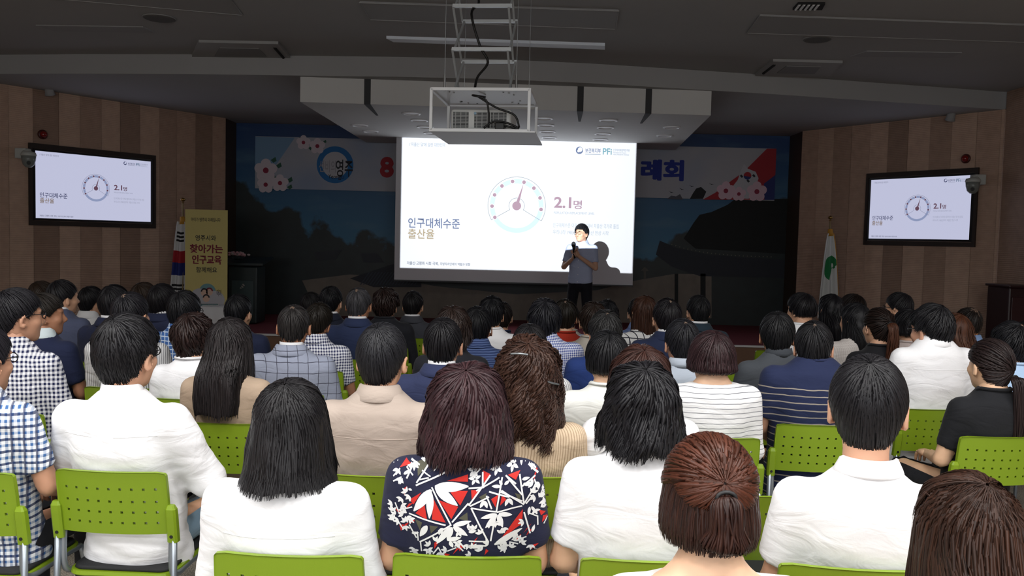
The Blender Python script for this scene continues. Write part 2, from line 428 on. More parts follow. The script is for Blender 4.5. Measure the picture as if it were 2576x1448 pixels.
def ac_unit(pix, label, edge):
    o = ceil_quad('air_conditioner', pix, ZC, .03, m_ceil, label, 'air conditioner')
    pts = [np.array(at_z(u, v, ZC)) for u, v in pix]; c = sum(pts) / 4
    q = [c + (p - c) * .5 for p in pts]
    m = MB(); m.prism([Vector(p) for p in q], (0, 0, -.03), (0, 0, -.038)); m.build('grille', plain('ac_grille', '#858585', .7), o)
    for i in (edge,):
        a = c + (pts[i] - c) * .86; b = c + (pts[(i + 1) % 4] - c) * .86; a2 = a + (b - a) * .15; b2 = a + (b - a) * .85
        m = MB(); m.tube([a2 + [0, 0, -.031], b2 + [0, 0, -.031]], .018, 6); m.build('air_slot', m_edge, o)
    return o
ac_unit([(500, 100), (700, 104), (735, 146), (480, 143)], 'square ceiling air conditioner left of the projector', 1)
ac_unit([(1945, 148), (2120, 152), (2085, 188), (1900, 184)], 'square ceiling air conditioner right of the projector', 3)
def round_fitting(u, v, r, label):
    p = at_z(u, v, ZC); m = MB(); m.lathe([(r, 0), (r, -.012), (r * .9, -.02), (r * .2, -.022)], c=p, seg=28)
    o = tag(m.build('ceiling_speaker', plain('speaker_grille', '#5c5b5a', .8)), label, 'ceiling speaker')
    m = MB(); m.lathe([(r * 1.06, -.002), (r * 1.06, -.01), (r, -.012), (r, -.004)], c=p, seg=28); m.build('rim', m_grey, o)
round_fitting(401, 44, .153, 'round ceiling speaker over the left side of the hall')
round_fitting(2056, 97, .14, 'round ceiling speaker over the right side of the hall')
df = ceil_quad('air_diffuser', [(2008, 5), (2076, 5), (2068, 20), (1994, 20)], ZC, .02, m_edge, 'square slatted air diffuser at the top right of the ceiling', 'air diffuser')
for k in range(5):
    a = at_z(2012 + 12 * k, 6, ZC); b = at_z(2002 + 12 * k, 19, ZC)
    m = MB(); m.tube([a + [0, 0, -.02], b + [0, 0, -.02]], .012, 4); m.build('slat', m_white, df)

# rear ceiling light panels, unseen, added to make the light fall off forwards
lp = None
for ly, pw in ADDED_LAMP_Y:
    for k, lx in enumerate((-3.6, -1.2, 1.2, 3.6)):
        m = MB(); m.box((lx, ly, ZC - .012), (1.2, .6, .024)); o = m.build('ceiling_light', emit('added_lit_panel', '#fffaf2', 2.5)); tag(o, 'added lit rear ceiling panel out of view, %s row, %s' % ({-2.4: 'rearmost', 0.0: 'middle', 2.2: 'front'}[ly], ('leftmost', 'centre left', 'centre right', 'rightmost')[k]), 'ceiling light', 'added rear ceiling light panels')
# ------------------------------------------------------------------ flat lettering and slide drawing
_tcache = {}
def prepare_texts(items):
    """typeset every string once: all strings of one weight as lines of a single text object"""
    for off in sorted({o for _, o in items}):
        L = sorted({s for s, o in items if o == off}); PITCH = 6.0
        cu = bpy.data.curves.new('lettering', 'FONT'); cu.body = '\n'.join(L); cu.size = 1.0; cu.offset = off; cu.resolution_u = 4; cu.space_line = PITCH
        ob = bpy.data.objects.new('lettering', cu); COL.objects.link(ob)
        dg = bpy.context.evaluated_depsgraph_get(); dg.update()
        me = bpy.data.meshes.new_from_object(ob.evaluated_get(dg))
        v = np.array([tuple(x.co) for x in me.vertices]).reshape(-1, 3); fs = [tuple(p.vertices) for p in me.polygons]
        bpy.data.objects.remove(ob); bpy.data.curves.remove(cu); bpy.data.meshes.remove(me)
        row = np.clip(np.floor((2.5 - v[:, 1]) / PITCH).astype(int), 0, len(L) - 1)
        for k, s in enumerate(L):
            ids = np.where(row == k)[0]; mp = {int(i): n for n, i in enumerate(ids)}; q = v[ids]
            f = [tuple(mp[i] for i in p) for p in fs if p[0] in mp]
            lo, hi = q.min(0), q.max(0); q = (q - lo) / np.maximum(hi - lo, 1e-6); _tcache[(s, off)] = (q[:, :2], f, 1.0)
def text_geo(s, bold=0.0):
    off = 0.0 if bold < .004 else .012 if bold < .025 else .022
    v, f, a = _tcache[(s, off)]
    if bold >= .03:                         # heavy lettering: several slightly shifted impressions
        d = (bold - .02) / max(1, len(s)) ; V = []; F = []; n = len(v)
        for k, (dx, dy) in enumerate(((0, 0), (d, 0), (-d, 0), (0, d * 1.2), (0, -d * 1.2))):
            V.append(np.column_stack([v + np.array([dx, dy]), np.full(n, .0005 * k)])); F += [tuple(i + k * n for i in p) for p in f]
        v, f = np.concatenate(V), F
    return v, f, a
_T = ["I '저출산 덫'에 걸린 대한민국", '보건복지부', 'PFi', '인구와미래정책연구원', 'Population & Future', 'Policy Research Institute', '2.1', '명', 'POPULATION REPLACEMENT LEVEL', '인구대체수준 이하로 떨어져서 저출산 국가로 돌입', '우리나라 1983년부터 저출산 현상 시작', '인구대체수준', '출산율', '저출산·고령화 사회 극복,', '지방자치단체의 역할과 방향',
      '선비의', '영주', 'YeongJu', '아이가 영주의 미래입니다', '영주시와', '함께해요', '아이']
prepare_texts([(s, o) for s in _T for o in (0.0, .012)] + [(s, .022) for s in ('2.1', '8', '례회', '찾아가는', '인구교육')])

class Flat:
    """a flat rectangle in the place: O top-left corner, X across, Y down, N towards the viewer"""
    def __init__(s, tl, tr, bl, parent, n_off=0.002):
        s.O = np.array(tl, float); s.X = np.array(tr, float) - s.O; s.Y = np.array(bl, float) - s.O
        n = np.cross(s.X, s.Y); n = n / np.linalg.norm(n)
        if np.dot(n, CAM - s.O) < 0: n = -n
        s.N = n; s.parent = parent; s.off = n_off; s.k = 0
        s.asp = np.linalg.norm(s.X) / np.linalg.norm(s.Y)
    def p(s, u, v, lift=0.0): return s.O + s.X * u + s.Y * v + s.N * (s.off + lift)
    def poly(s, name, uv, mat, lift=0.0):
        m = MB(); m.add([s.p(u, v, lift) for u, v in uv], [tuple(range(len(uv)))]); return m.build(name, mat, s.parent)
    def text(s, name, t, u0, u1, v0, v1, mat, bold=0.0, lift=0.0004):
        v, f, a = text_geo(t, bold)
        pts = [s.p(u0 + (u1 - u0) * q[0], v1 + (v0 - v1) * q[1], lift + (q[2] if len(q) > 2 else 0)) for q in v]
        return mesh_from(name, pts, f, mat, s.parent)
    def disc(s, name, cu, cv, r, mat, lift=0.0, r0=0.0, a0=0, a1=360, seg=40):
        """r as a share of the height; ring sector when r0 > 0"""
        n = max(3, int(seg * abs(a1 - a0) / 360)); vs = []; fs = []
        for i in range(n + 1):
            a = R(a0 + (a1 - a0) * i / n)
            for rr in ((r0, r) if r0 > 0 else (r,)):
                vs.append(s.p(cu + rr * math.cos(a) / s.asp, cv - rr * math.sin(a), lift))
        if r0 > 0: fs = [(2 * i, 2 * i + 1, 2 * i + 3, 2 * i + 2) for i in range(n)]
        else: fs = [tuple(range(n))]
        return mesh_from(name, vs, fs, mat, s.parent)
    def line(s, name, pts, w, mat, lift=0.0):
        m = MB()
        for (a, b) in zip(pts[:-1], pts[1:]):
            A = np.array([a[0] * s.asp, a[1]]); B = np.array([b[0] * s.asp, b[1]]); d = B - A; d = d / np.linalg.norm(d); q = np.array([-d[1], d[0]]) * w / 2
            c = [A + q, B + q, B - q, A - q]; m.add([s.p(x / s.asp, y, lift) for x, y in c], [(0, 1, 2, 3)])
        return m.build(name, mat, s.parent)

def draw_slide(F, pal):
    F.text('slide_text', "I '저출산 덫'에 걸린 대한민국", .03, .185, .036, .066, pal['grey'], .006)
    F.disc('slide_emblem', .758, .066, .028, pal['navy'])
    F.disc('slide_emblem', .761, .060, .017, pal['bg'], .0005)
    F.disc('slide_emblem', .7545, .071, .010, pal['bg'], .0006)
    F.text('slide_text', '보건복지부', .783, .849, .048, .084, pal['navy'], .012)
    F.line('slide_text_line', [(.783, .094), (.849, .094)], .006, pal['grey'])
    F.text('slide_text', 'PFi', .858, .896, .046, .094, pal['teal'], .02)
    F.text('slide_text', '인구와미래정책연구원', .902, .972, .048, .068, pal['grey'], .012)
    F.text('slide_text', 'Population & Future', .902, .958, .073, .084, pal['grey'], .01)
    F.text('slide_text', 'Policy Research Institute', .902, .97, .087, .098, pal['grey'], .01)
    cu, cv = .4957, .502
    F.disc('gauge_band', cu, cv, .207, pal['band'], 0, .172)
    F.disc('gauge_outline', cu, cv, .224, pal['line'], .0004, .2205, -30, 210, 60)
    F.disc('gauge_outline', cu, cv, .062, pal['line'], .0004, .0585, -30, 210, 30)
    for a in (-30, 210):
        c, s_ = math.cos(R(a)), math.sin(R(a))
        F.line('gauge_outline', [(cu + .06 * c / F.asp, cv - .06 * s_), (cu + .222 * c / F.asp, cv - .222 * s_)], .0035, pal['line'], .0004)
    for k in range(9):
        a = R(209 - 27 * k); F.disc('gauge_ring', cu + .19 * math.cos(a) / F.asp, cv - .19 * math.sin(a), .0185, pal['bg'], .0006, seg=18)
        F.disc('gauge_dot', cu + .19 * math.cos(a) / F.asp, cv - .19 * math.sin(a), .0145, pal['mauve'], .0009, seg=18)
    a = R(74); b = R(74 - 90)
    tip = (cu + .18 * math.cos(a) / F.asp, cv - .18 * math.sin(a))
    F.poly('gauge_needle', [(cu + .014 * math.cos(b) / F.asp, cv - .014 * math.sin(b)), tip, (cu - .014 * math.cos(b) / F.asp, cv + .014 * math.sin(b))], pal['mauve'], .0011)
    F.disc('gauge_hub', cu, cv, .034, pal['mauve'], .0012)
    F.text('slide_text', '2.1', .656, .729, .425, .51, pal['mauve'], .03)
    F.text('slide_text', '명', .739, .775, .448, .515, pal['mauve'], .012)
    F.text('slide_text', 'POPULATION REPLACEMENT LEVEL', .656, .83, .538, .556, pal['grey'], .0)
    F.text('slide_text', '인구대체수준 이하로 떨어져서 저출산 국가로 돌입', .654, .935, .625, .66, pal['pale'], .0)
    F.text('slide_text', '우리나라 1983년부터 저출산 현상 시작', .654, .893, .678, .713, pal['pale'], .0)
    F.text('slide_text', '인구대체수준', .032, .254, .612, .69, pal['navy'], .012)
    F.text('slide_text', '출산율', .032, .145, .697, .772, pal['gold'], .012)
    F.text('slide_text', '저출산·고령화 사회 극복,', .029, .166, .948, .976, pal['dark'], .006)
    F.text('slide_text', '지방자치단체의 역할과 방향', .172, .302, .951, .974, pal['dark'], .006)

# ------------------------------------------------------------------ projection screen (lit by the projector)
YSC = 13.92
scr = empty('projection_screen', at_y(1300, 720, YSC)); scr.location = (scr.location.x, YSC, 0.0)
tag(scr, 'large pull-down projection screen showing a gauge slide above the stage', 'projection screen')
off = Vector(scr.location)
def loc_children(root, f):
    """build with world coordinates, then shift the parts under the root"""
    before = set(bpy.data.objects); f()
    for o in set(bpy.data.objects) - before:
        if o.parent == root:
            o.matrix_parent_inverse = Matrix.Translation(-Vector(root.location)) if root.rotation_euler.z == 0 else root.matrix_basis.inverted()
def mk_screen():
    tl, tr = at_y(994, 337, YSC), at_y(1601, 358, YSC); bl, br = at_y(995, 703, YSC), at_y(1593, 717, YSC)
    x0 = (tl[0] + bl[0]) / 2; x1 = (tr[0] + br[0]) / 2; z1 = (tl[2] + tr[2]) / 2; z0 = (bl[2] + br[2]) / 2
    m = MB(); m.box(((x0 + x1) / 2, YSC + .006, (z0 + z1) / 2), (x1 - x0, .008, z1 - z0)); m.build('fabric', plain('screen_fabric', '#c9c8cc', .95, spec=.1), scr)
    m = MB(); m.box(((x0 + x1) / 2, YSC + .004, z0 - .012), (x1 - x0 + .01, .03, .024)); m.build('bottom_bar', plain('screen_bar', '#1c1c20', .5), scr)
    m = MB(); m.bevbox(((x0 + x1) / 2, YSC + .02, z1 + .04), (x1 - x0 + .1, .1, .09), .01); m.build('roller_case', plain('screen_case', '#77777a', .5), scr)
    return x0, x1, z0, z1
_r = {}
def _ms(): _r['v'] = mk_screen()
loc_children(scr, _ms)
# projected picture rectangle
ptl, ptr, pbl, pbr = at_y(1008, 343, YSC), at_y(1598, 362, YSC), at_y(1010, 672, YSC), at_y(1593, 688, YSC)
PX0, PX1 = (ptl[0] + pbl[0]) / 2, (ptr[0] + pbr[0]) / 2; PZ1, PZ0 = (ptl[2] + ptr[2]) / 2, (pbl[2] + pbr[2]) / 2
palP = {'bg': plain('slide_white', '#d8dde2', .95, spec=.1), 'navy': plain('slide_navy', '#5d6680', .95, spec=.1), 'grey': plain('slide_grey', '#8f969f', .95, spec=.1), 'teal': plain('slide_teal', '#5f8791', .95, spec=.1),
        'band': plain('slide_band', '#aebfd4', .95, spec=.1), 'line': plain('slide_line', '#7f8588', .95, spec=.1), 'mauve': plain('slide_mauve', '#947a86', .95, spec=.1), 'pale': plain('slide_pale', '#99a0a8', .95, spec=.1),
        'gold': plain('slide_gold', '#97876d', .95, spec=.1), 'dark': plain('slide_dark', '#6a6f78', .95, spec=.1)}
FS = Flat((PX0, YSC, PZ1), (PX1, YSC, PZ1), (PX0, YSC, PZ0), scr)
loc_children(scr, lambda: draw_slide(FS, palP))

# ------------------------------------------------------------------ wall monitors
def mk_tv(name, label, W, px_in, px_frame, em):
    o, Mw, sgn, L, nrm, A, d = W
    n3 = (nrm[0], nrm[1], 0)
    p0 = np.array([A[0], A[1], 0]) + np.array(n3) * 0.05
    c = [at_plane(u, v, p0, n3) for u, v in px_in]      # tl tr br bl on the wall plane
    fl = np.array([d[0], d[1], 0])
    s = [np.dot(p - p0, fl) for p in c]; zt = (c[0][2] + c[1][2]) / 2; zb = (c[2][2] + c[3][2]) / 2
    s0 = (s[0] + s[3]) / 2; s1 = (s[1] + s[2]) / 2
    a = p0 + fl * s0; b = p0 + fl * s1
    base = (a + b) / 2
    root = empty(name, (base[0], base[1], zb)); tag(root, label, 'monitor', 'wall monitors repeating the slide')
    def go():
        n = np.array(n3)
        # dark recess frame
        m = MB(); e = .035; ez = .03
        def rect(e, ez, y0, y1):
            return [Vector(a - (b - a) / np.linalg.norm(b - a) * e + n * y0) + Vector((0, 0, zb - ez)), Vector(b + (b - a) / np.linalg.norm(b - a) * e + n * y0) + Vector((0, 0, zb - ez)),
                    Vector(b + (b - a) / np.linalg.norm(b - a) * e + n * y0) + Vector((0, 0, zt + ez)), Vector(a - (b - a) / np.linalg.norm(b - a) * e + n * y0) + Vector((0, 0, zt + ez))]
        m.prism(rect(.035, .03, 0, 0), tuple(-n * .03), tuple(n * .004)); m.build('bezel', plain('tv_bezel', '#0b0c10', .3), root)
        fr = MB(); r0 = rect(.085, .1, 0, 0); r1 = rect(.04, .035, 0, 0)
        for i in range(4):
            j = (i + 1) % 4; fr.prism([r0[i], r0[j], r1[j], r1[i]], tuple(-n * .02), tuple(n * .012))
        fr.build('recess_frame', plain('tv_recess', '#2a1f1a', .6), root)
        m = MB(); m.prism(rect(0, 0, 0, 0), tuple(n * .004), tuple(n * .007)); m.build('panel', em['bg'], root)
        F = Flat(np.append(a[:2], zt) + n * .007, np.append(b[:2], zt) + n * .007, np.append(a[:2], zb) + n * .007, root, .001)
        if np.dot(F.X, C_R) < 0: F = Flat(np.append(b[:2], zt) + n * .007, np.append(a[:2], zt) + n * .007, np.append(b[:2], zb) + n * .007, root, .001)
        draw_slide(F, em)
    loc_children(root, go); return root
ES = 0.78
palT = {'bg': emit('tv_white', '#d3d6f2', ES), 'navy': emit('tv_navy', '#4a4f75', ES), 'grey': emit('tv_grey', '#9498b0', ES), 'teal': emit('tv_teal', '#5a7590', ES), 'band': emit('tv_band', '#9aa6cc', ES),
        'line': emit('tv_line', '#6d7290', ES), 'mauve': emit('tv_mauve', '#6a4a5c', ES), 'pale': emit('tv_pale', '#a3a7bf', ES), 'gold': emit('tv_gold', '#8a7664', ES), 'dark': emit('tv_dark', '#6a6d85', ES)}
mk_tv('wall_monitor', 'flat wall monitor showing the slide on the left panelled wall', WL, [(88, 381), (378, 404), (379, 557), (90, 549)], None, palT)
mk_tv('wall_monitor', 'flat wall monitor showing the slide on the right panelled wall', WR, [(2191, 452), (2443, 441), (2441, 600), (2187, 602)], None, palT)

# ------------------------------------------------------------------ stage banner
YBN = YSTAGE - 0.06
ban = empty('stage_banner', (0.1, YBN, 2.0)); tag(ban, 'long white printed event banner hung across the stage behind the screen', 'banner')
def mk_banner():
    btl, btr, bbr, bbl = at_y(641, 342, YBN), at_y(1951, 374, YBN), at_y(1950, 503, YBN), at_y(643, 475, YBN)
    zt = (btl[2] + btr[2]) / 2; zb = (bbl[2] + bbr[2]) / 2; x0 = (btl[0] + bbl[0]) / 2; x1 = (btr[0] + bbr[0]) / 2
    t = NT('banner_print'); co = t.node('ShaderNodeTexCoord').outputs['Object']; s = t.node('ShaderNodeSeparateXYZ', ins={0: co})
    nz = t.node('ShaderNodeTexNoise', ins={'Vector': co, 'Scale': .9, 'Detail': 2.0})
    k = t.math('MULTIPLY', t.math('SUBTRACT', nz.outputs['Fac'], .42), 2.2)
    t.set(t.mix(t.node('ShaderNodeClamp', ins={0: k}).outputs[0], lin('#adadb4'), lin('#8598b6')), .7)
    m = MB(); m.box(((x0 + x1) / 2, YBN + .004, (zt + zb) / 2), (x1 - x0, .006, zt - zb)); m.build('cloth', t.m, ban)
    F = Flat((x0, YBN, zt), (x1, YBN, zt), (x0, YBN, zb), ban)
    def pu(u, v): return ((u - 641) / 1309.0, (v - (342 + (u - 641) * .0244)) / 131.0)
    for q in [((641, 343), (740, 346), (690, 420), (641, 430))]:
        F.poly('sky_tint', [pu(*p) for p in q], plain('banner_blue', '#7496b6', .7), .0003)
    # round city emblem
    c = pu(842, 414); blu = plain('banner_emblem_blue', '#1f6aa8', .7); blk = plain('banner_ink', '#22242c', .7)
    F.disc('emblem_ring', c[0], c[1], .355, blu, .001, .25); F.disc('emblem_centre', c[0], c[1], .25, plain('banner_emblem_white', '#b9b9c0', .7), .0012)
    F.text('emblem_text', '선비의', *[x for x in (pu(802, 0)[0], pu(844, 0)[0])], .43, .66, plain('banner_emblem_grey', '#9a98a0', .7), .02, .0018)
    F.text('emblem_text', '영주', pu(844, 0)[0], pu(887, 0)[0], .41, .74, blk, .015, .0018)
    F.text('emblem_text', 'YeongJu', pu(825, 0)[0], pu(864, 0)[0], .70, .80, blk, .02, .0018)
    F.text('banner_text', '8', pu(956, 0)[0], pu(989, 0)[0], .35, .72, plain('banner_red', '#a0222e', .7), .055, .001)
    F.text('banner_text', '례회', pu(1613, 0)[0], pu(1718, 0)[0], .27, .66, plain('banner_blue_ink', '#1c2f8c', .7), .055, .001)
    # red and blue corner sweep
    F.poly('red_sweep', [pu(1770, 502), (pu(1800, 485)), pu(1835, 458), pu(1870, 432), pu(1926, 374), pu(1950, 374), pu(1950, 503)], plain('banner_red', '#a0222e', .7), .0005)
    F.poly('blue_sweep', [pu(1925, 503), pu(1922, 462), pu(1950, 440), pu(1950, 503)], plain('banner_navy', '#25306e', .7), .0008)
    # map-shaped flag motif
    F.poly('map_motif', [pu(1845, 498), pu(1843, 470), pu(1856, 452), pu(1862, 432), pu(1870, 412), pu(1880, 424), pu(1900, 432), pu(1908, 448), pu(1902, 470), pu(1885, 500)], plain('banner_emblem_white', '#b9b9c0', .7), .0012)
    mc = pu(1880, 442); F.disc('map_motif_circle', mc[0], mc[1], .075, plain('banner_red', '#a0222e', .7), .0016, seg=20); F.disc('map_motif_circle', mc[0], mc[1], .075, plain('banner_navy', '#25306e', .7), .0018, 0, 180, 360, 20)
    for (u, v) in [(1865, 443), (1896, 442), (1882, 455)]: 
        q = pu(u, v); F.line('map_motif_bars', [(q[0] - .002, q[1] - .02), (q[0] + .002, q[1] + .02)], .04, blk, .0016)
    # flowers
    pk = plain('flower_petal', '#d6b6c4', .7); pk2 = plain('flower_petal_pale', '#cfc4cc', .7); crm = plain('flower_heart', '#8c2340', .7); grn = plain('flower_leaf', '#2c5a48', .7)
    def flower(u, v, r, pm):
        q = pu(u, v)
        for k in range(5):
            a = R(90 + 72 * k); F.disc('petal', q[0] + r * .8 * math.cos(a) / F.asp, q[1] - r * .8 * math.sin(a), r * .62, pm, .002 + .0002 * k, seg=16)
        F.disc('flower_heart', q[0], q[1], r * .35, crm, .0034, seg=14)
    for (u, v, r) in [(668, 428, .16), (668, 464, .12), (704, 460, .12), (762, 358, .10), (797, 367, .11)]: flower(u, v, r, pk2)
    for (u, v, r) in [(1827, 480, .13), (1860, 488, .1), (1905, 482, .14)]: flower(u, v, r, pk)
    for (u, v, s) in [(687, 402, 1), (700, 416, 1), (688, 446, .7), (728, 452, 1), (728, 470, .9), (750, 350, .7), (780, 372, .8), (815, 356, .6)]:
        F.poly('leaf', [pu(u - 7 * s, v), pu(u + 5 * s, v - 8 * s), pu(u + 8 * s, v + 2 * s), pu(u, v + 7 * s)], grn, .001)
    ink = plain('ink_wash', '#55555f', .7)
    F.poly('ink_hill', [pu(1680, 500), pu(1690, 492), pu(1702, 494), pu(1712, 488), pu(1720, 502)], ink, .001)
    F.poly('ink_rock', [pu(1737, 500), pu(1745, 485), pu(1752, 474), pu(1764, 470), pu(1778, 482), pu(1770, 500)], plain('ink_black', '#1b1b20', .7), .001)
    for (u, v) in [(1689, 482), (1715, 474), (1740, 467), (1790, 462)]:
        F.poly('ink_bird', [pu(u - 6, v - 2), pu(u, v + 1), pu(u + 7, v + 2), pu(u, v + 3)], plain('ink_black', '#1b1b20', .7), .001)
loc_children(ban, mk_banner)

# ------------------------------------------------------------------ standing X-banner, flags, lectern
xb = empty('standing_banner', at_z(520, 745, 0.6)); xbY = 12.4
pB = at_y(520, 640, xbY); xb.location = (pB[0], xbY, 0); tag(xb, 'pale yellow standing banner with Korean lettering beside the flag', 'banner')
def mk_x():
    tl, tr = at_y(466, 526, xbY), at_y(573, 530, xbY); w = tr[0] - tl[0]; zt = tl[2]; zb = zt - w * 2.9
    x0, x1 = tl[0], tr[0]
    m = MB(); m.box(((x0 + x1) / 2, xbY, (zt + zb) / 2), (w, .004, zt - zb)); m.build('cloth', plain('banner_yellow', '#cdbf7a', .7, noise=.06, nscale=3), xb)
    F = Flat((x0, xbY - .002, zt), (x1, xbY - .002, zt), (x0, xbY - .002, zt - w * 2.0), xb)
    H = 107 * 2.0
    def v(y): return (y - 528) / H
    def u(x): return (x - 468) / 107.0
    blk = plain('banner_ink', '#22242c', .7); mar = plain('banner_maroon', '#7c1f35', .7); wh = plain('banner_emblem_white', '#b9b9c0', .7)
    F.text('lettering', '아이가 영주의 미래입니다', u(483), u(557), v(548), v(558), blk, .01)
    F.text('lettering', '영주시와', u(494), u(546), v(592), v(606), blk, .01)
    F.text('lettering', '찾아가는', u(480), u(563), v(615), v(637), mar, .035)
    F.text('lettering', '인구교육', u(486), u(560), v(642), v(665), mar, .035)
    F.text('lettering', '함께해요', u(496), u(549), v(672), v(686), blk, .01)
    F.disc('cloud', u(505), v(750), .11, wh, .0003); F.disc('cloud', u(545), v(755), .11, wh, .0004); F.disc('cloud', u(525), v(735), .10, plain('banner_teal', '#6f9aa0', .7), .0002)
    for (x, y, c) in [(517, 737, 0), (530, 735, 1), (522, 752, 0)]:
        F.disc('face', u(x), v(y), .04, plain('banner_skin', '#d9b7a4', .7), .0008); F.disc('face_hair', u(x), v(y) - .012, .042, blk if c == 0 else mar, .001, .025, 0, 180)
    F.text('lettering', '아이', u(548), u(560), v(728), v(745), blk, .01)
    # folding stand
    for s in (-1, 1):
        m = MB(); m.tube([((x0 + x1) / 2 - s * w * .47, xbY + .03, zt - .02), ((x0 + x1) / 2 + s * w * .3, xbY + .06, .3), ((x0 + x1) / 2 + s * w * .45, xbY + .02, .0)], .008, 8); m.build('stand_rod', m_black, xb)
    m = MB(); m.tube([((x0 + x1) / 2, xbY + .06, .32), ((x0 + x1) / 2, xbY + .5, .0)], .008, 8); m.build('rear_leg', m_black, xb)
loc_children(xb, mk_x)

def flag(name, label, Yf, pole_top, finial_px, cloth_left, draw):
    p = at_y(*finial_px, Yf); root = empty(name, (p[0], Yf, 0)); tag(root, label, 'flag')
    def go():
        m = MB(); m.tube([(p[0], Yf, 0.05), (p[0], Yf, p[2] - .03)], .014, 10); m.build('pole', plain('flag_pole', '#8b7a5a', .4, .6), root)
        m = MB(); m.lathe([(.16, 0), (.16, .02), (.06, .05), (.025, .12)], c=(p[0], Yf, 0), seg=24); m.build('base', plain('flag_base', '#6a5c40', .4, .6), root)
        m = MB(); m.lathe([(.006, -.05), (.022, -.045), (.008, -.025), (.03, -.012), (.036, .008), (.028, .025), (.008, .035)], c=(p[0], Yf, p[2]), seg=16); m.build('finial', plain('brass', '#9a7a45', .3, .9), root, True)
        # hanging cloth: pleated sheet
        (ut, vt), (ub, vb), hw0, hw1 = cloth_left
        a = at_y(ut, vt, Yf); b = at_y(ub, vb, Yf); nz, nx = 26, 25; vs = []; uv = []
        for i in range(nz):
            t = i / (nz - 1); zc = a[2] + (b[2] - a[2]) * t; xc = a[0] + (b[0] - a[0]) * t; hw = hw0 + (hw1 - hw0) * t ** .7
            for j in range(nx):
                s = j / (nx - 1) * 2 - 1
                vs.append((xc + hw * s, Yf - .03 - .03 * math.cos(s * 7.0 + t) * (0.4 + t), zc + .02 * abs(s) * (1 - t))); uv.append((j / (nx - 1), 1 - t))
        fs = [(i * nx + j, i * nx + j + 1, (i + 1) * nx + j + 1, (i + 1) * nx + j) for i in range(nz - 1) for j in range(nx - 1)]
        o = mesh_from('cloth', vs, fs, draw(), root, True, uv)
        # thickness and gold fringe
        md = o.modifiers.new('thick', 'SOLIDIFY'); md.thickness = .006
        m = MB(); m.tube([(a[0], Yf - .01, a[2] + .09), (a[0] + .01, Yf - .01, a[2] - .02), ], [.035, .05], 10); m.build('gold_top', plain('gold_cloth', '#c08a2a', .6), root, True)
        m = MB(); e = [vs[i * nx + nx - 1] for i in range(nz)]; m.tube(e, .012, 6); m.build('gold_fringe', plain('gold_cloth', '#c08a2a', .6), root, True)
    loc_children(root, go); return root
def uvnode(t): return t.node('ShaderNodeSeparateXYZ', ins={0: t.node('ShaderNodeUVMap').outputs[0]})
def korea_mat():
    t = NT('national_flag_cloth'); s = uvnode(t); u, v = s.outputs[0], s.outputs[1]
    col = lin('#cfcfcf'); c = None
    def band(v0, v1, u0, u1):
        a = t.math('MULTIPLY', t.math('GREATER_THAN', v, v0), t.math('LESS_THAN', v, v1)); b = t.math('MULTIPLY', t.math('GREATER_THAN', u, u0), t.math('LESS_THAN', u, u1)); return t.math('MULTIPLY', a, b)
    c = t.mix(band(.5, .66, 0, 1), col, lin('#a3202a')); c = t.mix(band(.37, .52, 0, 1), c, lin('#1f2c74'))
    for v0 in (.86, .815, .77): c = t.mix(band(v0, v0 + .025, .1, .75), c, lin('#111114'))
    for v0 in (.24, .195, .15): c = t.mix(band(v0, v0 + .025, .05, .8), c, lin('#111114'))
    t.set(c, .8); return t.m
def city_mat():
    t = NT('city_flag_cloth'); s = uvnode(t); u, v = s.outputs[0], s.outputs[1]
    def dist(cu, cv, ku): 
        return t.math('POWER', t.math('ADD', t.math('POWER', t.math('MULTIPLY', t.math('SUBTRACT', u, cu), ku), 2.0), t.math('POWER', t.math('SUBTRACT', v, cv), 2.0)), .5)
    c = t.mix(t.math('LESS_THAN', dist(.62, .60, .34), .15), lin('#d5d7d5'), lin('#1f7a45'))
    c = t.mix(t.math('LESS_THAN', dist(.95, .44, .34), .16), c, lin('#d5d7d5'))
    for cu, cv in ((.72, .63), (.74, .57), (.95, .60)): c = t.mix(t.math('LESS_THAN', dist(cu, cv, .34), .028), c, lin('#d5d7d5'))
    t.set(c, .8); return t.m
flag('national_flag', 'draped national flag on a brass-topped pole left of the stage', 12.85, None, (460, 503), ((459, 560), (452, 770), .06, .14), korea_mat)
flag('city_flag', 'draped white flag with green emblem on a pole right of the stage', 13.3, None, (2089, 548), ((2087, 590), (2080, 800), .042, .175), city_mat)

lec = empty('lectern', (0, 0, 0)); pl = at_y(622, 700, 13.4); lec.location = (pl[0], 13.4, STG); lec.scale = (1.1, 1.1, .89); tag(lec, 'dark lectern with flowers on top at the left of the stage', 'lectern')
lm = plain('lectern_wood', '#1d2a2c', .4)
m = MB(); m.bevbox((0, 0, .5), (.40, .42, .98), .015); m.build('body', lm, lec)
m = MB(); m.prism([Vector((-.3, -.28, 1.02)), Vector((.3, -.28, 1.02)), Vector((.3, .26, 1.12)), Vector((-.3, .26, 1.12))], (0, 0, 0), (0, 0, .035)); m.build('top', lm, lec)
m = MB(); m.bevbox((0, -.215, .45), (.30, .012, .60), .004); m.build('front_plate', plain('lectern_plate', '#39484a', .3), lec)
m = MB()
for k in range(5): m.lathe([(.004, 0), (.014, .004), (.004, .012)], c=(-.02 + .02 * (k % 2) + .008 * k, -.225, .62 + .016 * k), seg=8, M=Matrix.Rotation(R(90), 3, 'X'))
m.build('badge', plain('lectern_badge', '#b8b8b0', .3, .6), lec)
fo = empty('flower_arrangement', (pl[0] - .08, 13.2, STG + .985)); tag(fo, 'low arrangement of small pink flowers on the stage lectern', 'flowers')
m = MB(); m.lathe([(.05, 0), (.09, .02), (.1, .05)], seg=14); m.build('bowl', lm, fo)
